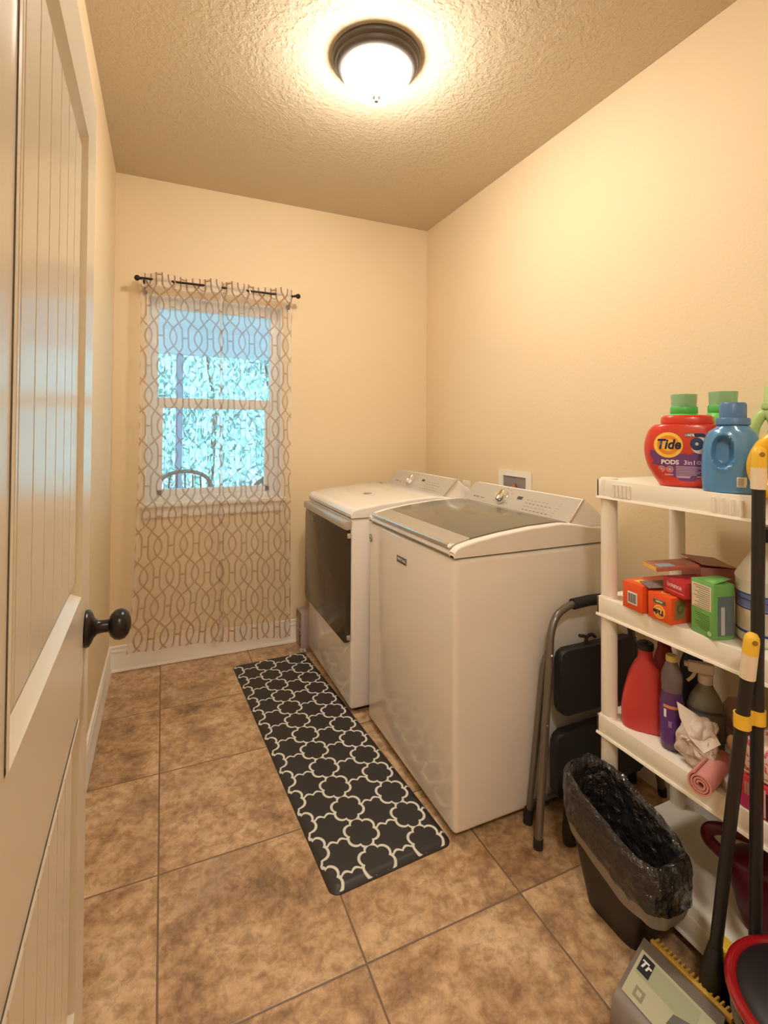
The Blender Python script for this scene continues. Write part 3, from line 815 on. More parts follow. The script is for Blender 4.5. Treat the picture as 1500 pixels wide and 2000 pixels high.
# ------------------------------------------------------------------ step ladder leaning on the washer
sl = thing('step_stool', 'folded grey metal step stool with black treads leaning against the washing machine', 'step stool', (1.64,-1.80,0))
CX = 1.648
def rail_pts(s):
    return [(CX+s*.288,-1.838,.008),(CX+s*.245,-1.815,.26),(CX+s*.195,-1.787,.575),(CX+s*.180,-1.779,.645),(CX+s*.150,-1.774,.692),(CX+s*.095,-1.770,.716),(CX+s*.04,-1.769,.722)]
for s in (-1, 1):
    b = NB(); tube(b, catmull(rail_pts(s), 8), .0125, 14); obj('front_rail', b, GREYM, sl, world=True)
    b = NB(); tube(b, [(CX+s*.288,-1.838,.0),(CX+s*.285,-1.836,.028)], .0155, 12); obj('rubber_foot', b, BLACK_P, sl, world=True)
    b = NB(); tube(b, catmull([(CX+s*.246,-1.742,.012),(CX+s*.222,-1.752,.26),(CX+s*.205,-1.768,.52),(CX+s*.196,-1.778,.575)], 8), .010, 12); obj('rear_leg', b, GREYM, sl, world=True)
    b = NB(); tube(b, [(CX+s*.248,-1.742,0),(CX+s*.244,-1.744,.045)], .0165, 12); obj('rubber_foot', b, BLACK_P, sl, world=True)
    for z in (.575,.36,.10):
        b = NB(); f = 1-(z/.6); xx = CX+s*(.195+.093*f*.95)
        bmesh.ops.create_uvsphere(b, u_segments=10, v_segments=6, radius=.005, matrix=Matrix.Translation((xx,-1.800-.036*f,z)))
        obj('rivet', b, CHROME, sl, world=True)
b = NB(); tube(b, [(CX-.075,-1.769,.720),(CX,-1.769,.723),(CX+.075,-1.769,.720)], .0185, 16); obj('grip', b, mat('foam_grip', (.02,.02,.022), .8), sl, world=True)
b = NB(); tube(b, [(CX-.246,-1.744,.062),(CX+.246,-1.744,.062)], .009, 10); obj('crossbar', b, GREYM, sl, world=True)
TREAD = mat('tread_plastic', (.016,.014,.016), .5, bump=.3, bscale=300)
b = NB(); prism(b, rrect(CX-.176, CX+.176, .375, .590, .028), -1.822, -1.786, 'Y', bev=.006)
obj('tread', b, TREAD, sl, world=True)
b = NB(); prism(b, rrect(CX-.205, CX+.205, .118, .330, .028), -1.835, -1.800, 'Y', bev=.006)
obj('tread', b, TREAD, sl, world=True)
b = NB(); tube(b, catmull([(CX-.050,-1.80,.585),(CX-.045,-1.80,.612),(CX-.075,-1.80,.622)],5), .006, 8); tube(b, catmull([(CX-.045,-1.80,.612),(CX-.02,-1.80,.618),(CX-.002,-1.80,.606)],5), .006, 8)
obj('latch', b, BLACK_P, sl, world=True)
b = NB(); bottle(b, [(0,.024,.018,0,2.6),(.03,.027,.022,0,2.6),(.09,.022,.018,.0,2.6),(.15,.015,.012,.004,2.6)]); bmesh.ops.translate(b, verts=b.verts, vec=(1.472,-1.862,0))
obj('brace_foot', b, BLACK_P, sl, world=True)

# ------------------------------------------------------------------ shelving unit
sh = thing('shelving_unit', 'white plastic four tier shelving unit against the right wall', 'shelving unit', (1.67,-2.42,0))
SX0, SX1, SY0, SY1 = 1.490, 1.850, -2.90, -1.953
SH = [1.177, .817, .456, .095]
Z_TOP = SH[0]
for z in SH:
    b = NB()
    box(b, SX0+.004, SX1-.004, SY0+.004, SY1-.004, z-.010, z, .002)
    # rim
    for (xa, xb, ya, yb) in ((SX0, SX0+.008, SY0, SY1),(SX1-.008, SX1, SY0, SY1),(SX0, SX1, SY0, SY0+.008),(SX0, SX1, SY1-.008, SY1)):
        box(b, xa, xb, ya, yb, z-.054, z+.001, .002)
    prism(b, [(SX0-.006,z-.056),(SX0+.010,z-.056),(SX0+.010,z-.050),(SX0-.004,z-.050)], SY0, SY1, 'Y')
    for k in range(1, 6): box(b, SX0+.01, SX1-.01, SY0+k*.155, SY0+k*.155+.004, z-.04, z-.009)
    obj('shelf', b, WHITE_P, sh, world=True)
def rib(y, z):
    b = NB(); tube(b, [(SX0-.0012,y,z-.046),(SX0-.0012,y,z-.010)], .0045, 8); obj('rib', b, WHITE_P, sh, world=True)
for k in range(5): rib(SY1-.062-k*.0135, Z_TOP)
for k in range(4): rib(-2.312-k*.022, Z_TOP)
for px, py in ((SX0+.025, SY1-.024), (SX1-.025, SY1-.024), (SX0+.025, SY0+.024), (SX1-.025, SY0+.024)):
    for i, (za, zb) in enumerate(((1.182-.055,.817-.002),(.817-.055,.456-.002),(.456-.055,.095))):
        b = NB(); lathe(b, [(.0225,zb),(.0235,zb+.03),(.0235,za)], c=(px,py,0), seg=28); obj('post', b, WHITE_P, sh, world=True)
    b = NB(); lathe(b, [(.020,0),(.021,.003),(.0225,.05)], c=(px,py,0), seg=28); obj('post', b, WHITE_P, sh, world=True)
    for z in SH:
        b = NB(); lathe(b, [(.0245,z-.060),(.0268,z-.054),(.0262,z-.004),(.0245,z+.004),(.023,z+.006)], c=(px,py,0), seg=28)
        obj('corner_socket', b, WHITE_P, sh, world=True)

# ------------------------------------------------------------------ products, top shelf
Z1, Z2, Z3, Z4 = SH
ZE = .001
REDP = mat('red_plastic', (.66,.045,.025), .28, coat=.3)
PURP = mat('purple_label', (.17,.055,.20), .4)
NAVY = mat('navy_ink', (.012,.015,.06), .5)
ORNG = mat('orange_ring', (.87,.28,.02), .45)
YRING = mat('yellow_ring', (.92,.60,.09), .45)
# laundry pod tub
tb = thing('detergent_tub', 'round red laundry pod tub with purple label at the front of the top shelf', 'detergent tub', (1.578,-2.184,Z1+ZE), math.radians(-55))
secs = [(0,.066,.048,0,3),(.006,.070,.052,0,3),(.030,.086,.058,0,2.8),(.060,.099,.060,0,2.7),(.095,.1055,.060,0,2.6),(.125,.103,.060,0,2.6),(.150,.095,.058,0,2.6),(.163,.085,.056,0,2.6),(.168,.077,.054,0,2.6)]
b = NB(); bottle(b, secs, n=72, sub=4); obj('tub_body', b, REDP, tb)
b = NB(); loft(b, [sring(0,0,z,a,c,2.5,64) for z,a,c in ((.166,.060,.050),(.168,.063,.052),(.172,.064,.053),(.186,.063,.052),(.190,.060,.050),(.193,.056,.047))]); obj('lid', b, REDP, tb)
sz = np.array([s[0] for s in secs]); sa = np.array([s[1] for s in secs]); sd_ = np.array([s[2] for s in secs])
def tubwrap(off):
    def f(v):
        a = float(np.interp(v.z, sz, sa)); d = float(np.interp(v.z, sz, sd_)); p = 2.65
        t = min(.985, abs(v.x)/a)
        return Vector((v.x, -(d*(1-t**p)**(1/p))-off-(v.y if abs(v.y) < .003 else 0)*0, v.z))
    return f
def tub_text(s, size, x, z, m, off=.0016, **k):
    return text(tb, s, size, (x,0,z), (1,0,0), (0,0,1), m, wrap=tubwrap(off), ext=0, **k)
b = NB()
def lab(x, z):
    return (x/.088)**2+((z-.086)/.070)**2 < 1 and z < .094+.012*math.sin((x-.02)*38)*(1 if x > 0 else .4)
grid_patch(b, -.09, .09, .014, .112, tubwrap(.0006), 200, 120, keep=lab); obj('label', b, PURP, tb, recalc=False, smooth=0)
b = NB(); disc_patch(b, -.044, .112, .0345, .0345, tubwrap(.0010), hole=.76); obj('logo_ring', b, YRING, tb, recalc=False)
b = NB(); disc_patch(b, -.044, .112, .0262, .0262, tubwrap(.0011), hole=.62); obj('logo_ring', b, ORNG, tb, recalc=False)
b = NB(); disc_patch(b, -.044, .112, .0163, .0163, tubwrap(.0012)); obj('logo_disc', b, YRING, tb, recalc=False)
tub_text('Tide', .037, -.044, .113, NAVY, off=.0020, bold=.0011, shear=.22, sx=.86)
tub_text('PODS', .0165, -.040, .0655, WHITE_INK, bold=.0006)
tub_text('3in1', .0165, .006, .0655, WHITE_INK, bold=.0001)
b = NB()
for cx_, r in ((.027,.0055),(.044,.0050),(.060,.0050)): disc_patch(b, cx_, .0665, r, r, tubwrap(.0012), n=16, rings=2, hole=.35)
for cx_ in (-.060,-.040): disc_patch(b, cx_, .047, .0085, .0085, tubwrap(.0012), n=20, rings=2, hole=.7); disc_patch(b, cx_, .047, .0045, .0045, tubwrap(.0012), n=6, rings=2)
for k in range(7):
    z = .0535-.0042*k; w = (.062,.058,.050,.060,.055,.048,.035)[k]
    grid_patch(b, -.026, -.026+w, z, z+.0022, tubwrap(.0012), 12, 1)
for x, z, w in ((-.052,.030,.020),(-.024,.0245,.030),(.022,.027,.012)): grid_patch(b, x, x+w, z, z+.004, tubwrap(.0012), 8, 1)
obj('label_print', b, mat('label_pale_print', (.55,.38,.50), .5), tb, recalc=False)
b = NB(); grid_patch(b, -.004, .050, .1345, .1440, tubwrap(.0008), 14, 3, keep=lambda x,z: x < .040 or z < .140); obj('label_flag', b, NAVY, tb, recalc=False)
tub_text('100%', .0100, .006, .139, WHITE_INK, off=.0016, bold=.0003)
b = NB(); disc_patch(b, .0300, .112, .022, .022, tubwrap(.0009)); obj('pod_picture', b, mat('pod_white', (.70,.68,.64), .4), tb, recalc=False)
b = NB(); disc_patch(b, .0220, .116, .0155, .0170, tubwrap(.0013), hole=.25); obj('pod_swirl', b, mat('pod_blue', (.03,.05,.14), .4), tb, recalc=False)

GREENP = mat('green_plastic', (.10,.48,.10), .35)
CLEARG = mat('clear_green_cap', (.34,.62,.36), .15, alpha=.62)
def green_bottle(loc, rz, label):
    t = thing('detergent_bottle', label, 'detergent bottle', loc, rz, 'green capped liquid detergent bottles')
    b = NB(); bottle(b, [(0,.056,.042,0,3.2),(.008,.060,.046,0,3),(.10,.062,.046,0,2.8),(.165,.060,.045,0,2.6),(.188,.050,.042,0,2.4),(.200,.040,.037,0,2.2),(.206,.033,.033,0,2)]); obj('bottle_body', b, mat('bright_green_body', (.16,.60,.12), .3), t)
    b = NB(); lathe(b, [(.036,.203),(.038,.206),(.038,.222),(.036,.226),(.014,.228),(.012,.244),(.001,.246)], seg=36); obj('spout_collar', b, GREENP, t)
    b = NB(); lathe(b, [(.0345,.226),(.0365,.262),(.0365,.264),(.0345,.264),(.032,.229)], seg=36, cap0=False, cap1=False); lathe(b, [(.001,.260),(.0345,.2605),(.0345,.262),(.001,.262)], seg=36); obj('cap', b, CLEARG, t)
    return t
green_bottle((1.745,-2.058,Z1+ZE), math.radians(-5), 'green detergent bottle with clear green cap, directly behind the red pod tub')
green_bottle((1.735,-2.184,Z1+ZE), math.radians(-58), 'green liquid detergent bottle with clear green cap, behind the blue bottle')

# blue bottle with moulded grip
BLUEP = mat('blue_plastic', (.09,.27,.52), .28, coat=.4)
bb = thing('softener_bottle', 'blue fabric softener bottle with hexagonal cap and moulded grip beside the pod tub', 'softener bottle', (1.545,-2.322,Z1+ZE), math.radians(-62))
def bluefn(v):
    if v.y < 0:
        d = ((v.x+.016)/.023)**2+((v.z-.100)/.040)**2
        s_ = max(0, 1-d)
        ridge = math.exp(-((d-1.25)/.35)**2)*.003
        v = Vector((v.x, v.y+.026*min(1,s_*2.2)-ridge, v.z))
    return v
b = NB(); bottle(b, [(0,.057,.036,0,3),(.006,.061,.039,0,3),(.04,.063,.040,0,2.8),(.08,.062,.039,-.001,2.6),(.115,.059,.038,-.001,2.5),(.145,.051,.035,0,2.4),(.158,.038,.032,.002,2.2),(.165,.031,.030,.003,2)], n=110, sub=9, fn=bluefn); obj('bottle_body', b, BLUEP, bb)
BLUEC = mat('blue_cap', (.085,.20,.40), .38)
b = NB(); lathe(b, [(.033,.165),(.036,.167),(.036,.180),(.034,.183)], c=(.003,0,0), seg=40); lathe(b, [(.0285,.183),(.0285,.216),(.0255,.221)], c=(.003,0,0), seg=8); obj('cap', b, BLUEC, bb)
def bluewrap(off):
    A_ = np.array([(0,.054,.036),(.006,.058,.039),(.04,.060,.040),(.08,.059,.039),(.115,.056,.038),(.14,.048,.035)])
    def f(v):
        a = float(np.interp(v.z, A_[:,0], A_[:,1])); d = float(np.interp(v.z, A_[:,0], A_[:,2])); t = min(.99, abs(v.x)/a)
        return Vector((v.x, -(d*(1-t**2.7)**(1/2.7))-off, v.z))
    return f
b = NB(); grid_patch(b, .026, .056, .022, .118, bluewrap(.0006), 12, 24, keep=lambda x,z: x > .026+.014*(z-.02)/.1 and z < .116-.3*(.056-x)); obj('label', b, mat('mauve_label', (.20,.17,.32), .4), bb, recalc=False)
b = NB(); grid_patch(b, .012, .032, .016, .040, bluewrap(.0012), 8, 6); obj('barcode_patch', b, WHITE_INK, bb, recalc=False)
b = NB()
for k in range(8): grid_patch(b, .0145, .0265, .0185+k*.0024, .0195+k*.0024, bluewrap(.0018), 4, 1)
obj('barcode', b, GREY_INK, bb, recalc=False)

# yellow bottle with handle
YB_ = mat('yellow_bottle', (.86,.50,.02), .3, coat=.3)
yb = thing('detergent_bottle', 'yellow detergent bottle with loop handle, at the right edge of the top shelf', 'detergent bottle', (1.530,-2.464,Z1+ZE), math.radians(-64))
b = NB(); bottle(b, [(0,.070,.042,0,3),(.006,.075,.046,0,3),(.025,.074,.046,.003,2.8),(.045,.062,.044,.016,2.6),(.062,.048,.040,.030,2.4),(.105,.045,.038,.034,2.4),(.130,.046,.038,.022,2.4),(.145,.040,.034,.012,2.2),(.152,.029,.029,.008,2)]); obj('bottle_body', b, YB_, yb)
b = NB(); tube(b, catmull([(-.050,0,.018),(-.062,0,.040),(-.068,0,.066),(-.064,0,.092),(-.050,0,.118),(-.028,0,.137),(-.004,0,.144)], 8), [.0185]*49, 16); obj('handle', b, YB_, yb)
b = NB(); lathe(b, [(.031,.150),(.031,.166),(.029,.168)], c=(.008,0,0)); obj('collar', b, YB_, yb)
b = NB(); lathe(b, [(.028,.168),(.026,.198),(.001,.199)], c=(.008,0,0)); obj('cap', b, mat('clear_cap', (.75,.74,.60), .15, alpha=.55), yb)

# light green bottle behind
LG = mat('pale_green_bottle', (.44,.62,.24), .35)
lg = thing('detergent_bottle', 'pale green detergent bottle with moulded handle, at the back of top shelf', 'detergent bottle', (1.738,-2.318,Z1+ZE), math.radians(-61))
b = NB(); bottle(b, [(0,.052,.042,0,3),(.006,.056,.044,0,3),(.10,.058,.045,0,2.8),(.135,.042,.042,.016,2.6),(.165,.036,.038,.020,2.4),(.195,.036,.034,.010,2.2),(.212,.030,.030,.004,2)]); obj('bottle_body', b, LG, lg)
b = NB(); tube(b, catmull([(-.044,0,.105),(-.050,0,.135),(-.044,0,.168),(-.028,0,.195),(-.008,0,.205)], 8), [.014]*33, 14); obj('handle', b, LG, lg)
b = NB(); lathe(b, [(.034,.210),(.036,.214),(.034,.226),(.030,.228),(.029,.268),(.027,.271)], c=(.004,0,0)); obj('cap', b, mat('pale_green_cap', (.50,.68,.28), .4), lg)

# ------------------------------------------------------------------ products, second shelf
def carton(name, label, cat, loc, rz, w, d, h, m, bev=.0015, group=None, rot=None):
    """front face is -x in local space: w along y, d along x"""
    t = thing(name, label, cat, loc, rz, group, rot)
    b = NB(); box(b, 0, d, -w, 0, 0, h, bev); obj('carton', b, m, t)
    return t
ORB = mat('orange_carton', (.80,.10,.02), .45)
c1 = carton('dryer_sheet_box', 'orange dryer sheet box with a barcode, beside the shelf post on the second shelf', 'box', (1.487,-2.050,Z2+ZE), math.radians(-6), .072, .155, .076, ORB)
b = NB(); box(b, -.0012, -.0002, -.054, -.020, .016, .050); obj('barcode_patch', b, WHITE_INK, c1)
b = NB()
for k in range(10): box(b, -.0020, -.0010, -.051+k*.0030, -.0497+k*.0030+(k%3)*.0004, .020, .046)
obj('barcode', b, GREY_INK, c1)
b = NB(); box(b, .02, .05, -.060, -.020, .0762, .0768); obj('top_print', b, YRING, c1)
c2 = carton('dryer_sheet_box', 'orange dryer sheet box with an upside-down round logo, right of the barcode box', 'box', (1.482,-2.137,Z2+ZE), math.radians(-3), .072, .155, .070, ORB)
def disc_x(root, y, z, r, x, m, name='logo_ring', hole=0, rz=None):
    b = NB(); lathe(b, [(max(r*hole,.0002),x),(r,x),(r,x-.0006),(max(r*hole,.0002),x-.0006)], c=(0,y,z), axis='X', cap0=False, cap1=False, seg=36)
    if rz: 
        for v in b.verts: v.co.z = z+(v.co.z-z)*rz
    obj(name, b, m, root)
disc_x(c2, -.036, .024, .018, -.0002, YRING); disc_x(c2, -.036, .024, .0150, -.0008, ORNG, 'logo_disc'); disc_x(c2, -.036, .024, .0105, -.0014, YRING, 'logo_disc')
text(c2, 'Tide', .018, (-.0024,-.036,.0235), (0,1,0), (0,0,-1), NAVY, bold=.0006, shear=.2)
text(c2, 'simply', .0085, (-.0012,-.036,.050), (0,1,0), (0,0,-1), WHITE_INK)
b = NB(); box(b, -.0008, -.0002, -.055, -.017, .045, .055); obj('banner', b, mat('dark_green_ink', (.10,.14,.05), .5), c2)
b = NB(); box(b, .012, .050, -.0730, -.0721, .012, .062, 0); obj('side_print', b, mat('olive_print', (.32,.20,.07), .5), c2)
disc_b = NB(); lathe(disc_b, [(.006,-.0736),(.014,-.0736)], c=(.031,0,.040), axis='Y', cap0=False, cap1=False); obj('side_seal', disc_b, mat('seal_green', (.14,.18,.05), .5), c2)
b = NB(); lathe(b, [(.010,.0712),(.014,.0712)], c=(.028,-.036,0), cap0=False, cap1=False); obj('top_logo', b, YRING, c2, recalc=False)
# grey card resting on the barcode box
cd = thing('cardboard_flap', 'loose grey cardboard sleeve resting on the orange barcode box', 'cardboard', (1.505,-2.092,Z2+.080), math.radians(-20), rot=(math.radians(4),math.radians(-3),math.radians(-25)))
b = NB(); box(b, 0, .10, -.052, .0, 0, .002); obj('card', b, mat('grey_card', (.20,.16,.15), .6), cd)
REDB = mat('red_carton', (.52,.035,.045), .4)
rb = carton('dryer_sheet_box', 'dark red dryer sheet box with white lettering lying on the orange boxes', 'box', (1.512,-2.160,Z2+.0735), math.radians(-22), .076, .10, .042, REDB, rot=(math.radians(0),0,math.radians(-14)))
text(rb, 'bounce', .017, (-.0008,-.042,.026), (0,-1,0), (0,0,1), mat('pale_pink_ink', (.72,.45,.45), .5), bold=.0006)
b = NB(); box(b, -.0008, -.0002, -.074, -.010, .0105, .0115); obj('rule', b, mat('pale_pink_ink'), rb)
fb = carton('dryer_sheet_box', 'flat opened red box with yellow edge, on top of the dark red box', 'box', (1.530,-2.085,Z2+.122), 0, .092, .110, .012, mat('dull_red_card', (.44,.13,.09), .4), rot=(math.radians(-4),math.radians(-6),math.radians(-30)))
b = NB(); box(b, -.0012, .0, -.088, -.004, .001, .0110); obj('yellow_edge', b, YRING, fb)
b = NB(); box(b, .010, .050, -.088, -.050, .0121, .0127); obj('blue_print', b, mat('pale_blue_print', (.25,.38,.42), .4), fb)
fb2 = carton('dryer_sheet_box', 'brownish red flattened box behind the others against the shelf post side', 'box', (1.665,-2.105,Z2+.0735), 0, .11, .09, .062, mat('brown_red_card', (.40,.15,.11), .45), rot=(0,0,math.radians(-30)))
b = NB(); box(b, .0, .09, -.115, .0, .0625, .065); 
for v in b.verts: v.co.z += max(0,-(v.co.x-.09))*.10
obj('lid_flap', b, mat('brown_red_card'), fb2)
# support under the flattened box
sp2 = carton('dryer_sheet_box', 'orange box lying under the brownish red box, at the back of the second shelf', 'box', (1.665,-2.107,Z2+ZE), math.radians(-30), .105, .085, .070, ORB)

GRB = mat('green_carton', (.16,.42,.10), .45)
g1 = carton('starch_box', 'tall green carton with a cream text panel on the second shelf', 'box', (1.502,-2.246,Z2+ZE), math.radians(-14), .070, .060, .134, GRB)
b = NB(); box(b, -.0010, -.0002, -.064, -.004, .066, .126); obj('text_panel', b, mat('cream_panel', (.72,.58,.45), .5), g1)
b = NB()
for k in range(11): box(b, -.0014, -.0008, -.060, -.010-(k*7%5)*.004, .121-k*.0052, .1222-k*.0052)
for k in range(8): box(b, -.0010, -.0002, -.058, -.012-(k*5%4)*.006, .052-k*.0052, .0533-k*.0052)
obj('small_print', b, mat('dark_green_print', (.09,.18,.05), .5), g1)
b = NB(); lathe(b, [(.0002,-.0002),(.006,-.0002),(.006,-.001),(.0002,-.001)], c=(0,-.058,.012), axis='X', cap0=False, cap1=False); obj('seal', b, mat('pale_green_ink', (.45,.62,.35), .5), g1)
b = NB(); box(b, .012, .058, -.0712, -.0702, .010, .105); obj('side_label', b, mat('blue_grey_print', (.13,.17,.18), .5), g1)
b = NB(); box(b, .020, .030, -.0722, -.0712, .012, .080); obj('side_strip', b, mat('pale_grey_print', (.50,.52,.50), .5), g1)
b = NB(); 
vs = [b.verts.new(v) for v in ((.005,-.066,.1345),(.055,-.066,.146),(.058,-.020,.142),(.010,-.010,.1345))]; b.faces.new(vs); obj('torn_flap', b, GRB, g1, solid=.001)

# bleach jug
JW = mat('jug_white', (.74,.72,.63), .35)
def jug(loc, rz, label, H_, R, bands, capm):
    t = thing('bleach_jug', label, 'jug', loc, rz)
    b = NB(); bottle(b, [(0,R*.9,R*.9,0,2.3),(.006,R*.97,R*.97,0,2.3),(.02,R,R,0,2.2),(H_*.52,R,R,0,2.2),(H_*.56,R*1.02,R*1.02,0,2.1),(H_*.60,R*.97,R*.97,0,2),(H_*.80,R*.52,R*.52,0,2),(H_*.9,R*.34,R*.34,0,2)]); obj('jug_body', b, JW, t)
    b = NB(); lathe(b, [(.024,H_*.89),(.025,H_*.9),(.025,H_),(.023,H_*1.01)]); obj('cap', b, capm, t)
    b = NB(); tube(b, catmull([(R*.3,R*.5,H_*.78),(R*.5,R*.85,H_*.72),(R*.45,R*.9,H_*.60),(R*.3,R*.75,H_*.5)],6), .010, 10); obj('handle', b, JW, t)
    for z0_, z1_, m in bands:
        b = NB(); rings = [sring(0,0,z,R*1.005,R*1.005,2.2,56) for z in (z0_,z1_)]; loft(b, rings, False, False); obj('label_band', b, m, t, recalc=True)
    return t
BL = mat('blue_band', (.05,.07,.30), .4); BL2 = mat('blue_band_pale', (.17,.20,.44), .4); CRM = mat('cream_band', (.66,.60,.46), .45)
j1 = jug((1.612,-2.370,Z2+ZE), math.radians(-60), 'white bleach jug with blue striped label behind the broom poles on the second shelf', .27, .070,
    [(.100,.118,BL2),(.118,.1215,BL),(.088,.100,BL2),(.083,.087,BL),(.104,.108,mat('blue_band')),(.034,.0345,BL),(.036,.083,CRM),(.026,.032,BL)], mat('navy_cap', (.02,.02,.07), .4))
b = NB()
for k in range(5):
    for s, r_ in ((-.05,.0008),): 
        a = math.radians(-128+k*6); box(b, .0710*math.cos(a)-.001, .0710*math.cos(a)+.001, .0710*math.sin(a)-.001, .0710*math.sin(a)+.001, .042, .060)
obj('barcode', b, GREY_INK, j1)
j2 = jug((1.548,-2.482,Z2+ZE), math.radians(-62), 'white jug with teal and pink label at the right edge of the second shelf', .25, .054,
    [(.055,.098,mat('teal_band', (.03,.24,.32), .4)),(.034,.055,mat('grey_band', (.30,.32,.36), .4)),(.024,.034,mat('pink_band', (.58,.05,.16), .4)),(.188,.206,mat('navy_cap'))], mat('navy_cap'))

# ------------------------------------------------------------------ products, third shelf
RJ = mat('red_jug', (.55,.05,.045), .3)
def red_jug(loc, rz, label, s=1.0, m=RJ):
    t = thing('detergent_jug', label, 'jug', loc, rz)
    b = NB(); bottle(b, [(q[0]*s,)+tuple(v*s for v in q[1:4])+(q[4],) for q in ((0,.062,.036,0,3),(.006,.067,.040,0,3),(.06,.066,.040,-.001,2.8),(.11,.056,.036,-.002,2.6),(.15,.044,.030,-.003,2.5),(.18,.030,.024,-.004,2.3),(.198,.020,.020,-.004,2),(.222,.0195,.0195,-.004,2))]); obj('jug_body', b, m, t)
    b = NB(); lathe(b, [(.0215*s,.222*s),(.022*s,.225*s),(.022*s,.238*s),(.019*s,.241*s),(.008*s,.241*s),(.006*s,.247*s)], c=(-.004*s,0,0)); obj('cap', b, BLACK_P, t)
    return t
red_jug((1.570,-2.064,Z3+ZE), math.radians(-50), 'bright red jug with black cap beside the post on the third shelf', 1.02)
red_jug((1.700,-2.022,Z3+ZE), math.radians(45), 'dark red jug behind the bright red one on the third shelf', .98, mat('dark_red_jug', (.30,.02,.02), .35))
pb = thing('cleaner_bottle', 'slim purple labelled cleaner bottle with yellow cap on the third shelf', 'cleaner bottle', (1.548,-2.158,Z3+ZE), math.radians(-52))
CLR = mat('clear_bottle', (.24,.19,.19), .10, alpha=.7)
b = NB(); lathe(b, [(.024,0),(.028,.006),(.0285,.03),(.0285,.135),(.027,.142),(.0245,.165),(.026,.185),(.024,.205),(.016,.225),(.012,.236),(.012,.240)], seg=40); obj('bottle_body', b, mat('purple_liquid', (.10,.04,.13), .15), pb)
b = NB(); lathe(b, [(.0249,.150),(.0262,.165),(.0272,.185),(.0252,.206),(.017,.226),(.013,.237)], seg=40, cap0=False, cap1=False); obj('clear_neck', b, CLR, pb)
b = NB(); lathe(b, [(.0290,.022),(.0290,.128)], seg=40, cap0=False, cap1=False); obj('label', b, mat('violet_label', (.105,.035,.19), .35), pb, recalc=False)
b = NB(); lathe(b, [(.014,.236),(.0145,.238),(.0145,.250),(.013,.252)], seg=28); obj('cap', b, mat('pale_yellow_cap', (.66,.56,.20), .4), pb)
def cyl_patch(a0, a1, z0, z1, r, n=10):
    b = NB(); prev = None
    for i in range(n+1):
        a = math.radians(a0+(a1-a0)*i/n); v = (b.verts.new((r*math.cos(a), r*math.sin(a), z0)), b.verts.new((r*math.cos(a), r*math.sin(a), z1)))
        if prev: b.faces.new((prev[0], v[0], v[1], prev[1]))
        prev = v
    return b
obj('label_stripe', cyl_patch(-135,-60,.116,.124,.0293), mat('orange_stripe', (.75,.30,.12), .4), pb, recalc=False)
obj('label_box', cyl_patch(-75,-50,.030,.042,.0293), WHITE_INK, pb, recalc=False)
obj('label_lilac', cyl_patch(-108,-92,.066,.082,.0292), mat('lilac_patch', (.32,.20,.42), .4), pb, recalc=False)  # small lilac square on the violet label
obj('label_mark', cyl_patch(-132,-118,.090,.112,.0293), WHITE_INK, pb, recalc=False)

sp = thing('spray_bottle', 'smoky grey spray bottle with white trigger head behind the crumpled bag', 'spray bottle', (1.615,-2.208,Z3+ZE), math.radians(-50))
b = NB(); bottle(b, [(0,.040,.030,0,2.6),(.006,.043,.033,0,2.6),(.11,.043,.033,0,2.5),(.145,.036,.030,0,2.4),(.175,.020,.020,0,2),(.19,.014,.014,0,2)]); obj('bottle_body', b, mat('smoky_plastic', (.17,.16,.13), .25), sp)
b = NB(); bottle(b, [(.115,.0435,.0335,0,2.5),(.122,.0435,.0335,0,2.5)], sub=2); obj('rib', b, mat('smoky_dark', (.07,.065,.055), .3), sp)
WH2 = mat('trigger_white', (.66,.58,.50), .4)
b = NB(); lathe(b, [(.017,.185),(.018,.188),(.018,.208),(.012,.212)]); obj('collar', b, WH2, sp)
b = NB(); box(b, -.042, .020, -.011, .011, .210, .238, .005); box(b, -.050, -.040, -.006, .006, .222, .234, .002); obj('spray_head', b, WH2, sp)
b = NB(); tube(b, catmull([(-.022,0,.214),(-.030,0,.196),(-.042,0,.182)],6), .0045, 8); obj('trigger', b, WH2, sp)
nb = thing('cleaner_bottle', 'dark navy bottle behind the purple bottle on the third shelf', 'cleaner bottle', (1.712,-2.105,Z3+ZE), 0)
b = NB(); lathe(b, [(.030,0),(.033,.006),(.033,.17),(.024,.20),(.012,.215)]); obj('bottle_body', b, mat('dark_navy', (.025,.03,.05), .35), nb)
b = NB(); lathe(b, [(.014,.212),(.014,.232),(.012,.234)]); obj('cap', b, mat('tan_cap', (.35,.24,.18), .5), nb)

def crumple(bm, amp, sc, seed=0):
    for v in bm.verts:
        p = v.co*sc+Vector((seed,seed*.7,0))
        d = Vector((noise.noise(p), noise.noise(p+Vector((9,2,4))), noise.noise(p+Vector((3,7,1)))))
        e = abs(noise.noise(p*2.3+Vector((5,5,5))))
        v.co += d*amp+v.normal*(e-.25)*amp*.8
def blob(bm, c, r, sub=4):
    g = bmesh.ops.create_icosphere(bm, subdivisions=sub, radius=1, matrix=Matrix.Translation(c)@Matrix.Diagonal((*r,1)))
    return g['verts']
wb = thing('plastic_bag', 'crumpled white plastic bag in front of the spray bottle on the third shelf', 'bag', (1.535,-2.245,Z3+.002))
b = NB(); blob(b, (0,0,.060), (.040,.048,.058), 5); b.normal_update(); crumple(b, .020, 22, 2)
for v in b.verts: v.co.z = max(.0, v.co.z)
BAGW = mat('white_bag', (.62,.52,.44), .35, bump=.8, bscale=60, bdist=.006)
obj('bag_film', b, BAGW, wb, smooth=25)
b = NB()
f_ = [(-.018,.050,.148),(.004,.020,.130),(.014,-.028,.100),(.006,-.050,.085),(-.030,-.030,.060),(-.040,.0,.085),(-.034,.030,.120)]
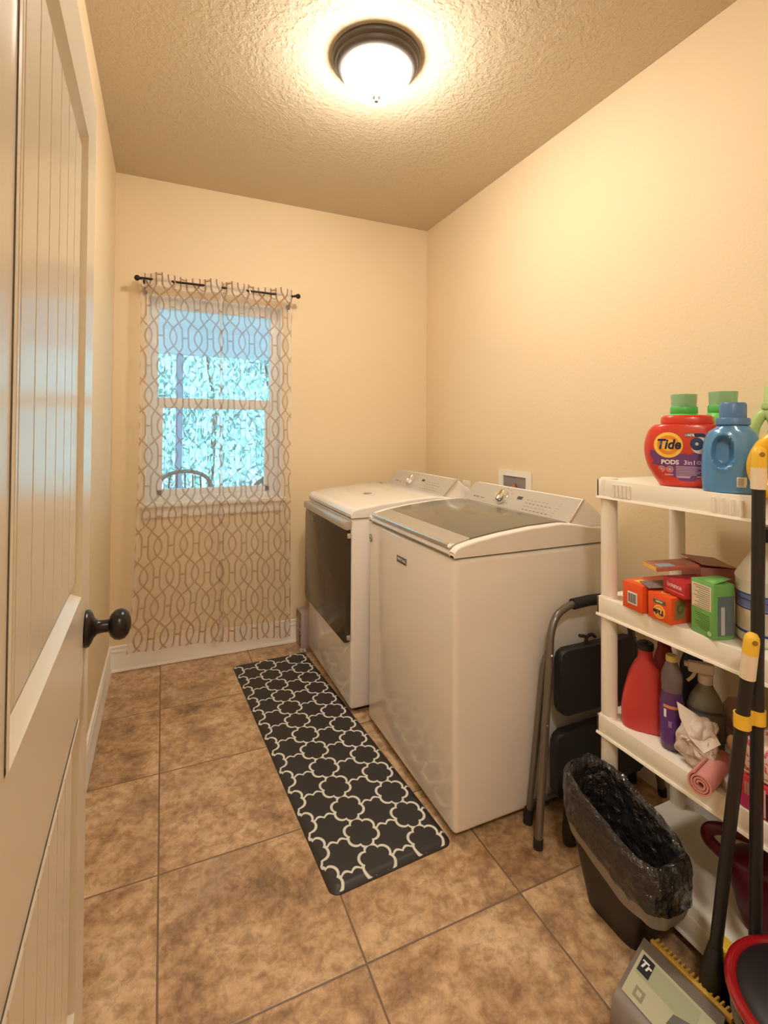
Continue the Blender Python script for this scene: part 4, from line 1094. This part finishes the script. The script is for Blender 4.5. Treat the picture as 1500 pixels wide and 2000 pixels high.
vs = [b.verts.new(p) for p in f_]; b.faces.new(vs); bmesh.ops.triangulate(b, faces=b.faces[:]); obj('stiff_flap', b, mat('paper_white', (.74,.64,.54), .5), wb, solid=.0015, smooth=0)
gc = carton('small_carton', 'small grey-white carton lying under the crumpled bag on the third shelf', 'box', (1.520,-2.300,Z3+ZE), math.radians(-28), .045, .060, .028, mat('grey_carton', (.40,.34,.28), .5))
pk = thing('plastic_pouch', 'translucent pinkish plastic pouch at the back of the third shelf', 'pouch', (1.700,-2.245,Z3+.002))
b = NB(); blob(b, (0,0,.070), (.045,.055,.070), 4); b.normal_update(); crumple(b, .012, 20, 5)
for v in b.verts: v.co.z = max(0, v.co.z)
obj('pouch_film', b, mat('pinkish_film', (.42,.28,.24), .3, alpha=.85), pk, smooth=30)
gv = thing('work_gloves', 'crumpled beige work glove beside the white bag on the third shelf', 'glove', (1.612,-2.330,Z3+.002))
b = NB(); blob(b, (0,0,.045), (.038,.045,.045), 4); b.normal_update(); crumple(b, .012, 24, 8)
for v in b.verts: v.co.z = max(0, v.co.z)
BEI = mat('beige_cloth', (.66,.44,.26), .8, bump=.4, bscale=120)
obj('palm', b, BEI, gv, smooth=35)
for k in range(4):
    b = NB(); tube(b, catmull([(-.018,.030-.020*k,.055),(-.030,.034-.021*k,.080),(-.026,.030-.02*k,.098)],6), [.011]*10+[.010,.009,.006], 12); obj('finger', b, BEI, gv)
b = NB(); box(b, -.042, -.034, -.040, .038, .020, .052, .003); obj('cuff', b, mat('cuff_cream', (.58,.42,.22), .8), gv)
# pink roll
pr2 = thing('rolled_cloth', 'pink rolled foam cloth poking over the front edge of the third shelf', 'rolled cloth', (1.478,-2.302,Z3+.0300), 0, rot=(0,0,math.radians(14)))
PINK = mat('pink_foam', (.66,.28,.25), .7)
b = NB(); pts = []
n_ = 150; inner_, outer_ = [], []
for i in range(n_):
    a = i/n_*2*PI*3.2; r = .0065+.0064*a/(2*PI); pts.append((math.cos(a)*r, math.sin(a)*r))
th = .0022
ring0 = []
for x in (-.045, .105):
    row_o = []; row_i = []
    for i, (py, pz) in enumerate(pts):
        rr_ = math.hypot(py,pz); ny_, nz_ = py/rr_, pz/rr_
        row_o.append(b.verts.new((x, py+ny_*th, pz+nz_*th))); row_i.append(b.verts.new((x, py-ny_*th, pz-nz_*th)))
    ring0.append((row_o,row_i))
(o0,i0),(o1,i1) = ring0
for k in range(n_-1):
    b.faces.new((o0[k],o0[k+1],o1[k+1],o1[k])); b.faces.new((i0[k+1],i0[k],i1[k],i1[k+1]))
    b.faces.new((o0[k+1],o0[k],i0[k],i0[k+1])); b.faces.new((o1[k],o1[k+1],i1[k+1],i1[k]))
b.faces.new((o0[0],o1[0],i1[0],i0[0])); b.faces.new((o0[-1],i0[-1],i1[-1],o1[-1]))
obj('foam_sheet', b, PINK, pr2)
# red box and floral pack
rd = carton('tissue_carton', 'red and magenta carton at the right edge of the third shelf', 'box', (1.497,-2.365,Z3+ZE), math.radians(0), .20, .22, .074, mat('bright_red_carton', (.55,.045,.05), .45))
b = NB(); box(b, -.0012, -.0002, -.040, -.002, .002, .030); obj('magenta_panel', b, mat('magenta_ink', (.50,.03,.16), .45), rd)
b = NB()
for k in range(9): box(b, -.0012, -.0002, -.035+k*.0028, -.0338+k*.0028, .034, .062)
box(b, -.0012, -.0002, -.056, -.048, .006, .066)
obj('white_stripes', b, mat('pale_pink_ink'), rd)
b = NB(); box(b, -.0014, -.0002, -.048, -.042, .0, .070); box(b, -.0014,-.0002,-.066,-.056,.004,.06); obj('dark_panel', b, mat('maroon_ink', (.06,.01,.02), .5), rd)
def floral():
    m = mat('floral_print', (.72,.55,.46), .5); nt = m.node_tree; bs = nt.nodes['Principled BSDF']
    tc = nt.nodes.new('ShaderNodeTexCoord'); n = nt.nodes.new('ShaderNodeTexNoise'); n.inputs['Scale'].default_value = 95; n.inputs['Detail'].default_value = 2
    nt.links.new(tc.outputs['Object'], n.inputs['Vector'])
    r = nt.nodes.new('ShaderNodeValToRGB'); r.color_ramp.elements[0].position = .52; r.color_ramp.elements[0].color = (.74,.58,.48,1); r.color_ramp.elements[1].position = .60; r.color_ramp.elements[1].color = (.55,.08,.13,1)
    nt.links.new(n.outputs['Fac'], r.inputs[0]); nt.links.new(r.outputs[0], bs.inputs['Base Color']); return m
fp = thing('tissue_pack', 'soft white pack with pink floral print lying on the red carton', 'tissue pack', (1.500,-2.362,Z3+.0765), 0)
b = NB(); box(b, 0, .20, -.20, 0, 0, .080, .018, 4)
b.normal_update(); crumple(b, .006, 18, 3)
for v in b.verts: v.co.z = max(0, v.co.z)
obj('pack', b, floral(), fp)
b = NB(); tube(b, [(.006,-.19,.006),(.006,-.01,.008)], .005, 8); obj('pack_seam', b, mat('paper_white'), fp)

# ------------------------------------------------------------------ bottom tier and floor
MAR = mat('maroon_plastic', (.10,.005,.015), .35, vary=.3)
mr_ = thing('plastic_canister', 'dark maroon plastic canister with loop handle standing on the bottom shelf', 'canister', (1.645,-2.345,Z4+ZE), math.radians(-58))
b = NB(); bottle(b, [(0,.050,.045,0,3),(.006,.055,.05,0,3),(.05,.070,.055,0,2.8),(.12,.085,.058,0,2.8),(.150,.080,.056,0,2.6),(.165,.060,.045,.01,2.4)]); obj('canister_body', b, MAR, mr_)
b = NB(); tube(b, catmull([(-.075,0,.125),(-.125,0,.160),(-.118,0,.192),(-.06,0,.205),(0,0,.200),(.055,0,.180),(.05,0,.155)],8), .013, 14, sy=1.2); obj('handle', b, MAR, mr_)

bn = thing('wastebasket', 'small black rectangular wastebasket in front of the shelving unit', 'wastebasket', (1.405,-2.11,0))
def rr_ring(cx, cy, z, a, c, p=5, n=72): return sring(cx, cy, z, a, c, p, n)
b = NB()
BINP = mat('bin_plastic', (.018,.015,.014), .45, bump=.1)
outer = [rr_ring(1.412-t*.016, -2.108-t*.018, .002+t*.232, .050+.027*t, .082+.056*t, 5) for t in (0,.02,.1,.4,.7,1.0)]
innr = [rr_ring(1.412-t*.016, -2.108-t*.018, .006+t*.228, .047+.027*t, .079+.056*t, 5) for t in (1.0,.5,.02)]
loft(b, outer+innr); obj('bin', b, BINP, bn, world=True)
lb = thing('trash_bag', 'shiny black trash bag lining the wastebasket with a grey drawstring band', 'trash bag', (1.405,-2.11,.02))
BAG = mat('black_bag', (.020,.018,.018), .20, coat=.5, bump=1.0, bscale=42, bdist=.02)
CXB, CYB = 1.397, -2.125
def bagring(t, a, c, z, amp, wv=0, seed=0):
    out = []
    n = 160
    for i in range(n):
        th_ = 2*PI*i/n; cc, ss = math.cos(th_), math.sin(th_); p = 3.6
        x = a*math.copysign(abs(cc)**(2/p), cc); y = c*math.copysign(abs(ss)**(2/p), ss)
        k = 1+amp*noise.noise(Vector((cc*3,ss*3,z*18+seed)))+amp*.5*noise.noise(Vector((cc*9,ss*9,z*8+seed)))
        # far-left side stands a little higher than the near side
        zz = z+wv*(y*.28+.01*noise.noise(Vector((cc*2,ss*2,seed))))
        out.append((CXB+x*k, CYB+y*k, zz))
    return out
b = NB()
R_ = [bagring(0,.080,.150,.192,.03,.7,1), bagring(0,.088,.160,.205,.05,.7,1), bagring(0,.093,.166,.245,.05,.8,1), bagring(0,.092,.164,.285,.04,.9,2), bagring(0,.088,.158,.308,.03,1,3), bagring(0,.080,.148,.318,.03,1,3),
      bagring(0,.070,.136,.310,.06,1,4), bagring(0,.064,.128,.270,.10,.6,5), bagring(0,.058,.115,.200,.16,.4,6), bagring(0,.045,.09,.120,.2,0,7), bagring(0,.03,.06,.06,.2,0,8), bagring(0,.01,.02,.045,.1,0,8)]
RR = []
for i in range(len(R_)-1):
    for k in range(4):
        t = k/4; RR.append([tuple(Vector(p).lerp(Vector(q), t)) for p, q in zip(R_[i], R_[i+1])])
RR.append(R_[-1]); loft(b, RR, False, True)
for v in b.verts:
    v.co += Vector((noise.noise(v.co*45), noise.noise(v.co*45+Vector((4,4,4))), noise.noise(v.co*38+Vector((9,1,0)))))*.0045
obj('bag_film', b, BAG, lb, world=True, smooth=60)
b = NB()
R2 = [bagring(0,.079,.149,.186,.02,.75,1), bagring(0,.083,.154,.168,.02,.8,1), bagring(0,.074,.146,.160,.02,.8,1)]
R2 = [bagring(0,.0855,.158,.203,.045,.72,1), bagring(0,.0835,.153,.186,.03,.78,1), bagring(0,.0805,.148,.168,.02,.82,1)]
loft(b, R2, False, False)
obj('drawstring_band', b, mat('grey_film', (.26,.23,.19), .35, alpha=.9), lb, world=True, smooth=60)

# dustpan
dp = thing('dustpan', 'grey long-handled dustpan with yellow comb teeth and paper label on the floor beside the wastebasket', 'dustpan', (1.30,-2.33,0))
DPG = mat('dustpan_grey', (.20,.165,.14), .4)
A_ = Vector((1.352,-2.226,.082)); B_ = Vector((1.176,-2.282,.070))         # top far corner, top near-left corner
Ld = Vector((-.008,-.17,0)); 
ex = (B_-A_)   # across
ln_ = Vector((.008,-.190,0.003))
b = NB()
nl, nc = 12, 10
def dpt(u_, v_, dz=0):
    # u across (A->B), v along; rounded over at the B side
    p = A_+ex*u_+ln_*v_
    return p
prof_u = [(0,0),(.25,0),(.5,0),(.75,0),(.88,-.003),(.96,-.012),(1.01,-.030),(1.02,-.050),(1.0,-.066)]
rings = []
for j in range(nl+1):
    v_ = j/nl
    ring = [A_+ex*0+ln_*v_+Vector((.004,0,-.078))]
    ring += [dpt(u_, v_)+Vector((0,0,dz)) for u_, dz in prof_u]
    ring.append(B_+ln_*v_+Vector((.02,0,-.068)))
    rings.append(ring)
loft(b, rings); 
for v in b.verts: v.co.z = max(.001, v.co.z)
obj('pan', b, DPG, dp, world=True, smooth=50)
# label on top
nrm = ex.cross(ln_).normalized(); 
if nrm.z < 0: nrm = -nrm
def quad(u0,u1,v0,v1,h): return [dpt(u0,v0)+nrm*h, dpt(u1,v0)+nrm*h, dpt(u1,v1)+nrm*h, dpt(u0,v1)+nrm*h]
def patch(name, pts, m): 
    b = NB(); b.faces.new([b.verts.new(p) for p in pts]); return obj(name, b, m, dp, world=True, smooth=0)
patch('paper_label', quad(.16,.80,.05,.99,.0012), mat('label_paper', (.52,.50,.34), .5))
patch('label_stripe', quad(.20,.48,.08,.80,.0016), mat('label_green', (.40,.43,.27), .5))
patch('label_logo_block', quad(.20,.44,.09,.24,.0020), DARK_INK)
patch('label_corner', quad(.48,.80,.62,.99,.0016), mat('label_buff', (.50,.40,.27), .5))
b = NB(); b.faces.new([b.verts.new(dpt(u_,v_)+nrm*.0021) for u_, v_ in ((.66,.55),(.50,.58),(.36,.88),(.44,.97),(.64,.80))]); obj('label_picture', b, mat('picture_grey', (.16,.15,.14), .5), dp, world=True)
b = NB(); b.faces.new([b.verts.new(dpt(u_,v_)+nrm*.0021) for u_, v_ in ((.74,.16),(.60,.16),(.60,.28),(.74,.28))]); obj('label_emblem', b, mat('emblem_grey', (.30,.28,.20), .5), dp, world=True)
b = NB(); b.faces.new([b.verts.new(dpt(u_,v_)+nrm*.0025) for u_, v_ in ((.70,.19),(.64,.19),(.64,.25),(.70,.25))]); obj('label_emblem_window', b, mat('label_paper'), dp, world=True)
text(dp, 'Tr', .024, dpt(.32,.165)+nrm*.003-Vector(dp.location), ln_, -ex, WHITE_INK, bold=.001)
YC = mat('yellow_comb', (.62,.38,.07), .45)
b = NB()
b2 = A_+Vector((.006,-.012,-.012))
e_ = ln_.normalized()
box(b, 0, .010, -.186, 0, 0, .014, .001)
for k in range(17):
    y = -.004-k*.0108; box(b, .008, .024, y-.0045, y, .004, .013, .0008)
for v in b.verts: v.co = b2+Vector((v.co.x, 0, v.co.z))+e_*(-v.co.y)
obj('comb', b, YC, dp, world=True)
# handle socket and pole
H0, H1 = Vector((1.402,-2.358,.075)), Vector((1.405,-2.446,.885))
dirh = (H1-H0).normalized()
b = NB(); tube(b, [H0+Vector((-.006,.0,-.03)), H0+dirh*.05, H0+dirh*.10], [.026,.022,.014], 18); obj('handle_socket', b, BLACK_P, dp, world=True)
b = NB(); tube(b, [H0, H1-dirh*.035], .0128, 18); obj('pole', b, BLACK_P, dp, world=True)
POLEW = mat('pole_white', (.78,.66,.50), .4)
b = NB(); tube(b, [H1-dirh*.085, H1-dirh*.030], .0150, 20); obj('white_sleeve', b, POLEW, dp, world=True)
def pole_tip(bm, c, d, r):
    lp = [(r,-.032),(r,-.004),(r*.9,.006),(r*.6,.013),(.001,.016)]
    lathe(bm, lp, seg=20); bmesh.ops.transform(bm, matrix=frame(c, d.orthogonal(), d.cross(d.orthogonal())), verts=bm.verts)
b = NB(); pole_tip(b, H1, dirh, .0150); obj('yellow_tip', b, YELLOW, dp, world=True)
b = NB(); side = Vector((-.6,-.8,0)).normalized(); tube(b, [H1-dirh*.002+side*.0146, H1-dirh*.002+side*.0154], .0055, 12); obj('hang_hole', b, mat('hole_shade', (.30,.17,.02), .6), dp, world=True)

# broom
br = thing('broom', 'black-poled broom with yellow head leaning on the shelving unit front', 'broom', (1.45,-2.42,0))
Bt, Bb = Vector((1.448,-2.438,1.280)), Vector((1.452,-2.422,.150))
db = (Bt-Bb).normalized()
b = NB(); tube(b, [Bb, Bt-db*.035], .0128, 18); obj('pole', b, BLACK_P, br, world=True)
b = NB(); tube(b, [Bt-db*.078, Bt-db*.030], .0152, 20); obj('white_sleeve', b, POLEW, br, world=True)
b = NB(); pole_tip(b, Bt, db, .0152); obj('yellow_tip', b, YELLOW, br, world=True)
b = NB(); tube(b, [Bt-db*.002+side*.0148, Bt-db*.002+side*.0156], .0055, 12); obj('hang_hole', b, mat('hole_shade'), br, world=True)
# head runs along the shelf front
b = NB(); box(b, 1.432, 1.470, -2.452, -2.330, .118, .152, .007, 3)
obj('broom_head', b, YELLOW, br, world=True)
b = NB(); rnd = random.Random(5)
for i in range(520):
    y = -2.450+.115*rnd.random(); x = 1.434+.034*rnd.random(); f = (y+2.415)*.20
    p0 = Vector((x, y, .122)); p1 = Vector((x+rnd.uniform(-.010,.004)-.010, y+f*1.3+rnd.uniform(-.004,.004)+.012, .002+rnd.random()*.006))
    tube(b, [p0, p0.lerp(p1,.5), p1], .0018, 4)
bs_ = obj('bristles', b, mat('black_bristle', (.008,.007,.009), .6), br, world=True); bs_['kind'] = 'stuff'
# yellow clip holding the two poles together
def on(P0, P1, z): t = (z-P0.z)/(P1.z-P0.z); return P0.lerp(P1, t)
cz = .705
pc1 = on(H0, H1, cz); pc2 = on(Bb, Bt, cz)
cp = thing('pole_clip', 'yellow plastic clip joining the broom pole and the dustpan pole', 'clip', (pc1.x, pc1.y, cz))
b = NB()
for pc in (pc1, pc2):
    lathe(b, [(.0135,cz-.015),(.0165,cz-.015),(.0165,cz+.015),(.0135,cz+.015),(.0135,cz-.015)], c=(pc.x,pc.y,0), cap0=False, cap1=False, seg=28)
mid = (pc1+pc2)/2; dv = (pc2-pc1); dv.z = 0; dl = dv.length; dv.normalize(); pv = Vector((-dv.y, dv.x, 0))
if dl > .030:
    h0 = .010
    vs = []
    box(b, -dl/2+.012, dl/2-.012, -.004, .004, -.015, .015)
    for v in b.verts[-8:]: v.co = mid+dv*v.co.x+pv*v.co.y+Vector((0,0,v.co.z+cz-mid.z))
obj('clip_ring', b, YELLOW, cp, world=True)

# vacuum head at the lower right
vc = thing('vacuum_cleaner', 'black vacuum cleaner with a glossy red rim at the lower right corner', 'vacuum cleaner', (1.374,-2.574,0))
GLR = mat('glossy_red', (.30,.004,.010), .12, coat=.6)
b = NB(); bottle(b, [(0,.100,.100,0,2.2),(.008,.106,.106,0,2.2),(.11,.108,.108,0,2.1),(.17,.126,.126,0,2),(.235,.132,.132,0,2),(.262,.116,.116,0,2),(.278,.060,.060,0,2)]); obj('canister_body', b, mat('vac_black', (.012,.010,.012), .45), vc)
b = NB(); ring = sring(0,0,.168,.122,.113,2.4,72)[4:60]
tube(b, sring(0,0,.250,.133,.133,2.0,72), .0115, 14, closed=True, sy=1.0); obj('red_rim', b, GLR, vc)
b = NB(); loft(b, [sring(0,0,z,q,q,2.0,72) for z,q in ((.190,.1315),(.194,.1345),(.222,.1365),(.228,.135))], False, False); obj('grey_bumper', b, mat('olive_grey', (.12,.105,.075), .5), vc)
b = NB(); prism(b, [(-.080,.02),(.03,.02),(.015,.10),(-.065,.10)], -.140, -.108, 'Y', bev=.006)
bmesh.ops.rotate(b, verts=b.verts, cent=(0,0,0), matrix=Matrix.Rotation(math.radians(-52),3,'Z')); obj('red_latch', b, mat('pinkish_red', (.50,.06,.08), .4), vc)

# ------------------------------------------------------------------ put the smallest pieces under the part that carries them
NEST = {'display':'control_panel','printed_marks':'control_panel','dial':'control_panel','chrome_trim':'console','badge_rim':'badge','lid_frame':'lid','lid_chrome_edge':'lid',
 'badge_ring':'round_badge','grommet':'cloth','barcode':'barcode_patch','label_print':'label','pod_swirl':'pod_picture','logo_disc':'logo_ring','door_hinge':'door','hang_hole':'yellow_tip',
 'label_stripe':'label','label_box':'label','label_lilac':'label','label_mark':'label','small_print':'text_panel','side_strip':'side_label','side_seal':'side_print','label_emblem_window':'label_emblem',
 'label_logo_block':'paper_label','label_corner':'paper_label','label_picture':'paper_label','rib':'shelf','trigger':'spray_head','pack_seam':'pack','finger':'palm','cuff':'palm'}
def stem(n): return n.split('.')[0]
for root in [o for o in bpy.data.objects if o.type == 'EMPTY' and o.parent is None]:
    kids = list(root.children)
    for k in kids:
        want = NEST.get(stem(k.name))
        if want:
            host = [q for q in kids if stem(q.name) == want and q is not k and q.parent is root]
            if host: k.parent = host[0]
